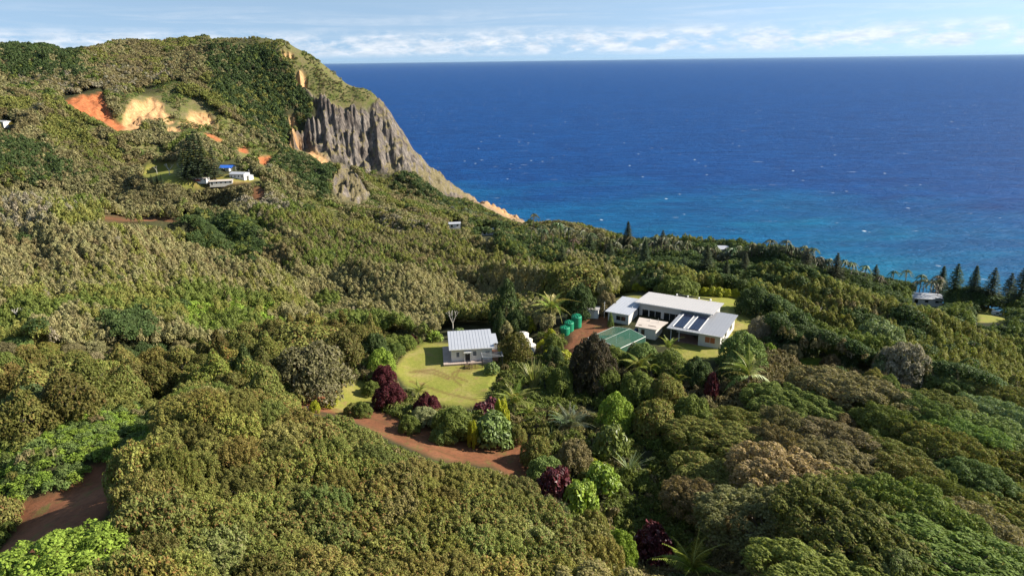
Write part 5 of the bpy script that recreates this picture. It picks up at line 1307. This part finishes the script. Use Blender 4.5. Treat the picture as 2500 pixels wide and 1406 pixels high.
# --- Norfolk pines
def pine_mesh(name, seed, tiers=17, wide=0.23, mat=None):
    rs = np.random.default_rng(seed); C, Nn, T, ln, wd = [], [], [], [], []
    for k in range(tiers):
        u_ = k / (tiers - 1); z = 0.10 + 0.88 * u_; r = wide * (1 - u_) ** 0.75 * (0.85 + 0.3 * rs.random()) + 0.012
        nb = 7
        for j in range(nb):
            a = 6.283 * (j + rs.random() * 0.6) / nb + k
            for s in range(5):
                f = (s + 0.6) / 5 * r
                for e in (-1, 1):
                    C.append((math.cos(a) * f + -math.sin(a) * e * 0.012, math.sin(a) * f + math.cos(a) * e * 0.012, z + 0.16 * f * (1 - u_) - 0.03 * (f / r) + rs.normal() * 0.004)); Nn.append((0.25 * rs.normal(), 0.25 * rs.normal(), 1.0)); T.append((math.cos(a + e * 0.5), math.sin(a + e * 0.5), 0.3)); ln.append(r / 5 * 2.0 + 0.02); wd.append(0.026)
    return leaves_to_mesh(name, np.array(C), unit(np.array(Nn)), unit(np.array(T)), np.array(ln), np.array(wd), M_LEAF, rs, 0.1)
PINE = [pine_mesh('pine_needles', 5, 17, 0.22), pine_mesh('pine_needles', 6, 20, 0.18)]
PT = Mb().tube((0, 0, -0.05), (0, 0, 0.99), 0.016, 0.002, 6).mesh('trunk', bark)
def pine(label, px, py_top, py_base, group, dmin=0, wide=1.3):
    while True:
        q, sd = hit(px, py_base, 0.0, dmin)
        if q[2] > 12: break
        py_base += 3
    h = max(6.0, (py_base - py_top) / (F / sd) * 1.08); h = min(h, 20 * random.uniform(0.85, 1.1)) if group == 'shore pines' else h * 1.15
    o = thing('norfolk_pine', tuple(q), 0, label, 'pine tree', group)
    for nm2, me in (('trunk', PT), ('crown', random.choice(PINE))):
        c_ = link(nm2, me, o); c_.scale = (h * wide, h * wide, h); c_.rotation_euler = (0, 0, random.uniform(0, 6))
        c_['tint'] = [v * random.uniform(0.85, 1.15) for v in (0.052, 0.068, 0.034)]; c_['tip'] = [0.07, 0.09, 0.04]
for px, a, b_, d_ in ((1615, 556, 640, 430), (1530, 560, 650, 420), (1487, 596, 660, 380), (1722, 596, 690, 320), (1372, 598, 660, 360), (1572, 588, 668, 360), (1665, 632, 700, 300), (1815, 622, 690, 330), (1905, 660, 715, 300), (1962, 612, 700, 350), (2035, 628, 705, 340),
                    (2290, 618, 712, 330), (2322, 660, 728, 330), (2368, 658, 730, 330), (2412, 672, 735, 320), (2452, 662, 735, 320), (2484, 650, 740, 320), (1440, 590, 650, 400), (1770, 640, 700, 320), (2130, 655, 715, 360)):
    pine('tall dark Norfolk pine on the shore terrace', px, a, b_, 'shore pines', d_)
for px, a, b_ in ((458, 372, 441), (474, 362, 443), (488, 356, 444), (500, 362, 442), (526, 378, 440)):
    pine('dark pine in the dense clump beside the plateau field', px, a, b_, 'plateau pines', 520, 1.15)
pine('lone dark pine standing out on the mountain ridge', 104, 100, 126, None, 850, 1.6)
for px in (372, 385, 396): pine('small dark conifer at the plateau edge', px, 434, 452, 'small plateau conifers', 500, 1.3)

# --- coconut palms of the shore, small in the picture: crown and trunk
def far_palm_mesh(seed):
    rs = np.random.default_rng(seed); C, Nn, T, ln, wd = [], [], [], [], []
    for k in range(20):
        a = k * 2.4 + rs.random(); el = -0.5 + 1.7 * rs.random()
        for s in range(6):
            f = (s + 0.5) / 6; z = math.sin(el) * f * 0.8 - 0.75 * f ** 2.2; r = math.cos(el) * f
            for e in (-1, 1):
                C.append((math.cos(a) * r - math.sin(a) * e * 0.05, math.sin(a) * r + math.cos(a) * e * 0.05, z - 0.04)); Nn.append((math.cos(a) * 0.35 - math.sin(a) * e * 0.7, math.sin(a) * 0.35 + math.cos(a) * e * 0.7, 0.9)); T.append((math.cos(a + e * 0.6), math.sin(a + e * 0.6), 0.2 - f)); ln.append(0.30); wd.append(0.11)
    return leaves_to_mesh('palm_fronds', np.array(C), unit(np.array(Nn)), unit(np.array(T)), np.array(ln), np.array(wd), M_GLOSSY, rs, 0.15)
FP = [far_palm_mesh(k) for k in range(3)]
FPT = Mb().tube((0, 0, -0.06), (0, 0, 0.5), 0.022, 0.017, 5).tube((0, 0, 0.5), (0, 0, 1.0), 0.017, 0.014, 5).mesh('trunk', bark)
def far_palm(x, y, h, r, label, group):
    o = thing('shore_palm', (x, y, float(gz(x, y))), 0, label, 'palm', group)
    t_ = link('trunk', FPT, o); t_.scale = (h, h, h)
    c_ = link('crown', random.choice(FP), o); c_.location = (0, 0, h); c_.scale = (r, r, r); c_.rotation_euler = (random.uniform(-.15, .15), random.uniform(-.15, .15), random.uniform(0, 6))
    c_['tint'] = [v * random.uniform(0.7, 1.25) for v in (0.095, 0.105, 0.042)]; c_['tip'] = [0.20, 0.18, 0.08]
EDX = np.array((1290, 1330, 1400, 1500, 1600, 1700, 1900, 2100, 2300, 2480)); EDY = np.array((560, 568, 580, 602, 612, 622, 644, 674, 704, 724))
n_p = 0
for k in range(125):
    px = 1295 + (k + random.random()) / 125 * 1010; py = float(np.interp(px, EDX, EDY)) + random.uniform(-4, 26)
    if px > 1900 and random.random() < 0.35: continue
    q, _ = hit(px, py, 5.0, 380)
    if q[2] < 15: continue
    far_palm(q[0], q[1], random.uniform(9, 15), random.uniform(3.6, 4.8), 'coconut palm in the dense palm belt above the sea', 'palms of the shore belt')
for k in range(70):
    px = random.uniform(1060, 1255); py = 470 + (px - 1060) * 0.36 + random.uniform(2, 42)
    q, _ = hit(px, py, 4.0, 600)
    if q[2] < 8: continue
    far_palm(q[0], q[1], random.uniform(5, 8), random.uniform(3.0, 4.2), 'coconut palm in the pale grove on the slope below the cliff', 'palms of the slope grove')
for k in range(26):
    px = random.uniform(2060, 2330); py = random.uniform(700, 830); q, _ = hit(px, py, 3.0, 230)
    if blocked(np.array([q[0]]), np.array([q[1]]), np.array([q[2]]), np.array([6.0]), np.array([2.5]))[0]: continue
    far_palm(q[0], q[1], random.uniform(3, 6), random.uniform(2.4, 3.4), 'palm among the terraces beyond the slope', 'palms of the terraces')

# --- canopy trees of the near slopes, one object each
cand = scatter_points(44, 168, lambda D: 1.6, 42)
cand = cand[rng.permutation(len(cand))]; cand = np.concatenate([cand, cand])   # wide crowns first, then the smaller ones between them
cz = gz(cand[:, 0], cand[:, 1]); cpx, cpy = project(np.stack([cand[:, 0], cand[:, 1], cz + 4], -1))
cs = species(cand[:, 0], cand[:, 1], cz + 4)
MOUND = [(200,1180),(360,1000),(480,950),(700,985),(900,1045),(1080,1120),(1210,1110),(1360,1220),(1530,1420),(1530,1800),(-300,1800),(180,1440),(250,1290)]
ROW = [(-200,880),(300,880),(520,850),(640,790),(900,790),(900,850),(840,960),(700,990),(640,960),(480,950),(330,990),(200,1050),(60,1080),(-200,1100)]
FERN = [(-100,1110),(60,1080),(240,1005),(330,975),(400,990),(380,1050),(300,1120),(230,1150),(150,1195),(20,1200),(-100,1240)]
HOUSES.append([(30,1095),(240,1020),(340,990),(385,1005),(330,1080),(230,1140),(120,1180),(40,1180)])
GARDEN = [(1180,1000),(1400,840),(1640,830),(1780,880),(1760,980),(1640,1060),(1560,1150),(1640,1400),(1500,1400),(1360,1220),(1300,1110)]
HOUSES += [[(1545,1300),(1645,1300),(1645,1406),(1545,1406)], [(1630,1345),(1760,1345),(1760,1406),(1630,1406)], [(1305,1145),(1460,1150),(1460,1262),(1400,1262),(1305,1215)], [(1765,850),(1890,850),(1880,965),(1780,965)],
           [(1720,910),(1755,910),(1755,975),(1720,975)], [(1335,965),(1445,965),(1445,1065),(1335,1065)], [(1480,1100),(1590,1100),(1590,1185),(1480,1185)], [(1190,985),(1250,975),(1260,1080),(1160,1085)], [(1240,880),(1340,870),(1340,990),(1240,1000)], [(2060,812),(2200,790),(2260,900),(2200,930),(2080,862)]]
zm = {k: poly_mask(cpx, cpy, v, 4) > 0.5 for k, v in (('mound', MOUND), ('row', ROW), ('fern', FERN), ('garden', GARDEN))}
bpx, bpy_ = project(np.stack([cand[:, 0], cand[:, 1], cz], -1)); zm['fern'] |= poly_mask(bpx, bpy_, FERN, 4) > 0.5
acc = []
for i in range(len(cand)):
    x, y = cand[i]; D = math.hypot(x, y)
    if zm['mound'][i]: r, h, zone = random.uniform(2.4, 3.4), random.uniform(4.3, 5.5) + (2.5 if cpx[i] < 420 and cpy[i] > 1130 else 0), 'mound'
    elif zm['row'][i]: r, h, zone = random.uniform(3.0, 4.6), random.uniform(6.0, 8.2), 'row'
    elif zm['fern'][i] or zm['garden'][i]: continue
    elif cpx[i] > 1500: r, h, zone = (random.uniform(4.2, 7.4), random.uniform(5.2, 8.2), 'slope') if i < len(cand) // 2 else (random.uniform(1.8, 3.2), random.uniform(2.8, 5.0), 'slope')
    elif cpx[i] < 300 and cpy[i] > 1180: r, h, zone = random.uniform(2.4, 3.2), random.uniform(5, 6.5), 'corner'
    else: r, h, zone = random.uniform(2.0, 3.0), random.uniform(3.0, 4.2), 'valley'
    if i < len(cand) // 2 and zone != 'slope': continue
    if any((x - a) ** 2 + (y - b_) ** 2 < (0.70 * (r + c_)) ** 2 for a, b_, c_ in PLACED): continue
    if any((x - a[0]) ** 2 + (y - a[1]) ** 2 < ((0.55 if zone == 'mound' else 0.76 if zone == 'slope' else 0.66) * (r + a[2])) ** 2 for a in acc): continue
    acc.append((x, y, r, h, zone, cs[i]))
ax_ = np.array([a[:4] for a in acc])
bad = blocked(ax_[:, 0], ax_[:, 1], gz(ax_[:, 0], ax_[:, 1]), ax_[:, 3], ax_[:, 2] * 0.95, 0.40)
LAB = {'mound': ('mound_tree', '{} tree {} the mound beside the dirt track', 'canopy trees of the mound'),
       'row': ('row_tree', '{} tree {} the row behind the fern bank', 'trees of the dark row'),
       'slope': ('slope_tree', '{} dome tree {} the slope below the garden', 'canopy trees of the garden side slope'),
       'corner': ('corner_tree', '{} tree {} the bank by the shaded dirt cutting', 'trees by the shaded dirt cutting'),
       'valley': ('valley_tree', '{} bushy tree {} the foot of the valley slope', 'trees at the foot of the valley slope')}
LOOK = {'olive': 'olive green', 'olivedark': 'dark olive', 'grey': 'grey tan', 'ash': 'ash grey', 'brown': 'brownish', 'umber': 'umber brown', 'dark': 'dark green', 'green': 'mid green', 'fern': 'fresh green', 'bright': 'bright green', 'pale': 'pale green', 'grassy': 'yellowish olive'}
ring = []
for q in range(8):
    xx, yy = ax_[:, 0] + 7 * math.cos(q * 0.785), ax_[:, 1] + 7 * math.sin(q * 0.785)
    mm = masks(np.stack([xx, yy, gz(xx, yy)], -1)); ring.append((mm['lawn'] > 0.5) * 1 + (mm['dirt'] > 0.5) * 2)
ring = np.array(ring)
WHERE = np.where((ring == 2).any(0), 'at the bare earth edge of', np.where((ring == 1).any(0), 'at the lawn edge of', np.where(ax_[:, 2] > 3.9, 'spreading wide on', 'in the close canopy of')))
cnt = {}
for (x, y, r, h, zone, s), bd, where in zip(acc, bad, WHERE):
    if bd: continue
    if zone == 'mound': s = SPN.index('green' if vnoise(np.array([x * 0.11]), np.array([y * 0.11]), 301)[0] > 0.72 else random.choices(('olive', 'grassy', 'olivedark'), (80, 8, 12))[0])
    if zone == 'row': s = SPN.index(random.choices(('olivedark', 'olive', 'dark'), (60, 28, 12))[0])
    if zone == 'corner': s = SPN.index(random.choices(('bright', 'green', 'olive'), (50, 30, 20))[0])
    if zone == 'slope' and SPN[s] in ('dark', 'brown', 'green') and random.random() < 0.65: s = SPN.index(random.choices(('olive', 'green', 'grassy', 'grey', 'brown'), (6, 2, 4, 2, 2))[0])
    tn, tp = tints(np.array([s]), 0.13, 0.05)
    if zone == 'mound': tn[0] *= (1.0 + 0.35 * (vnoise(np.array([x * 0.09 + 50]), np.array([y * 0.09]), 311)[0] - 0.5), 1.0, 1.0)
    k = SPN[s]
    cr = random.choice(PATCH + PATCHF if zone == 'mound' else (PATCHF if random.random() < 0.7 else BIGF) if zone == 'slope' and r > 3.2 else FINE if k in ('brown', 'grey', 'ash', 'pale', 'grassy') else TALL + NEAR[:2] if zone == 'row' else NEAR)
    n0, lb, gp = LAB[zone]; lb = lb.format(LOOK[k], where)
    tree(n0, lb, gp, x, y, r * 1.12, h, cr, tn[0], tp[0], lean=(random.gauss(0, 0.08), random.gauss(0, 0.08)), rz=(R(-42) + random.gauss(0, 0.22)) if zone == 'slope' else None, stretch=random.uniform(1.3, 1.75) if zone == 'slope' and r > 3.2 else 1.0)
    cnt[zone] = cnt.get(zone, 0) + 1
print('near trees', cnt)

# ------------------------------------------------------------------ sea air: thin even haze over land and water
hz = bpy.data.materials.new('sea_haze'); hz.use_nodes = True
t = hz.node_tree; t.nodes.clear()
pv = N(t, 'ShaderNodeVolumePrincipled'); pv.inputs['Color'].default_value = (0.42, 0.60, 0.78, 1); pv.inputs['Density'].default_value = 0.000006; pv.inputs['Anisotropy'].default_value = 0.2
ho = N(t, 'ShaderNodeOutputMaterial'); L(t, pv.outputs[0], ho.inputs['Volume'])
Mb().box(-140000, 140000, -3000, 140000, -40, 262).obj('haze', hz, None, kind='stuff', label='thin bluish sea haze over the island and the water')
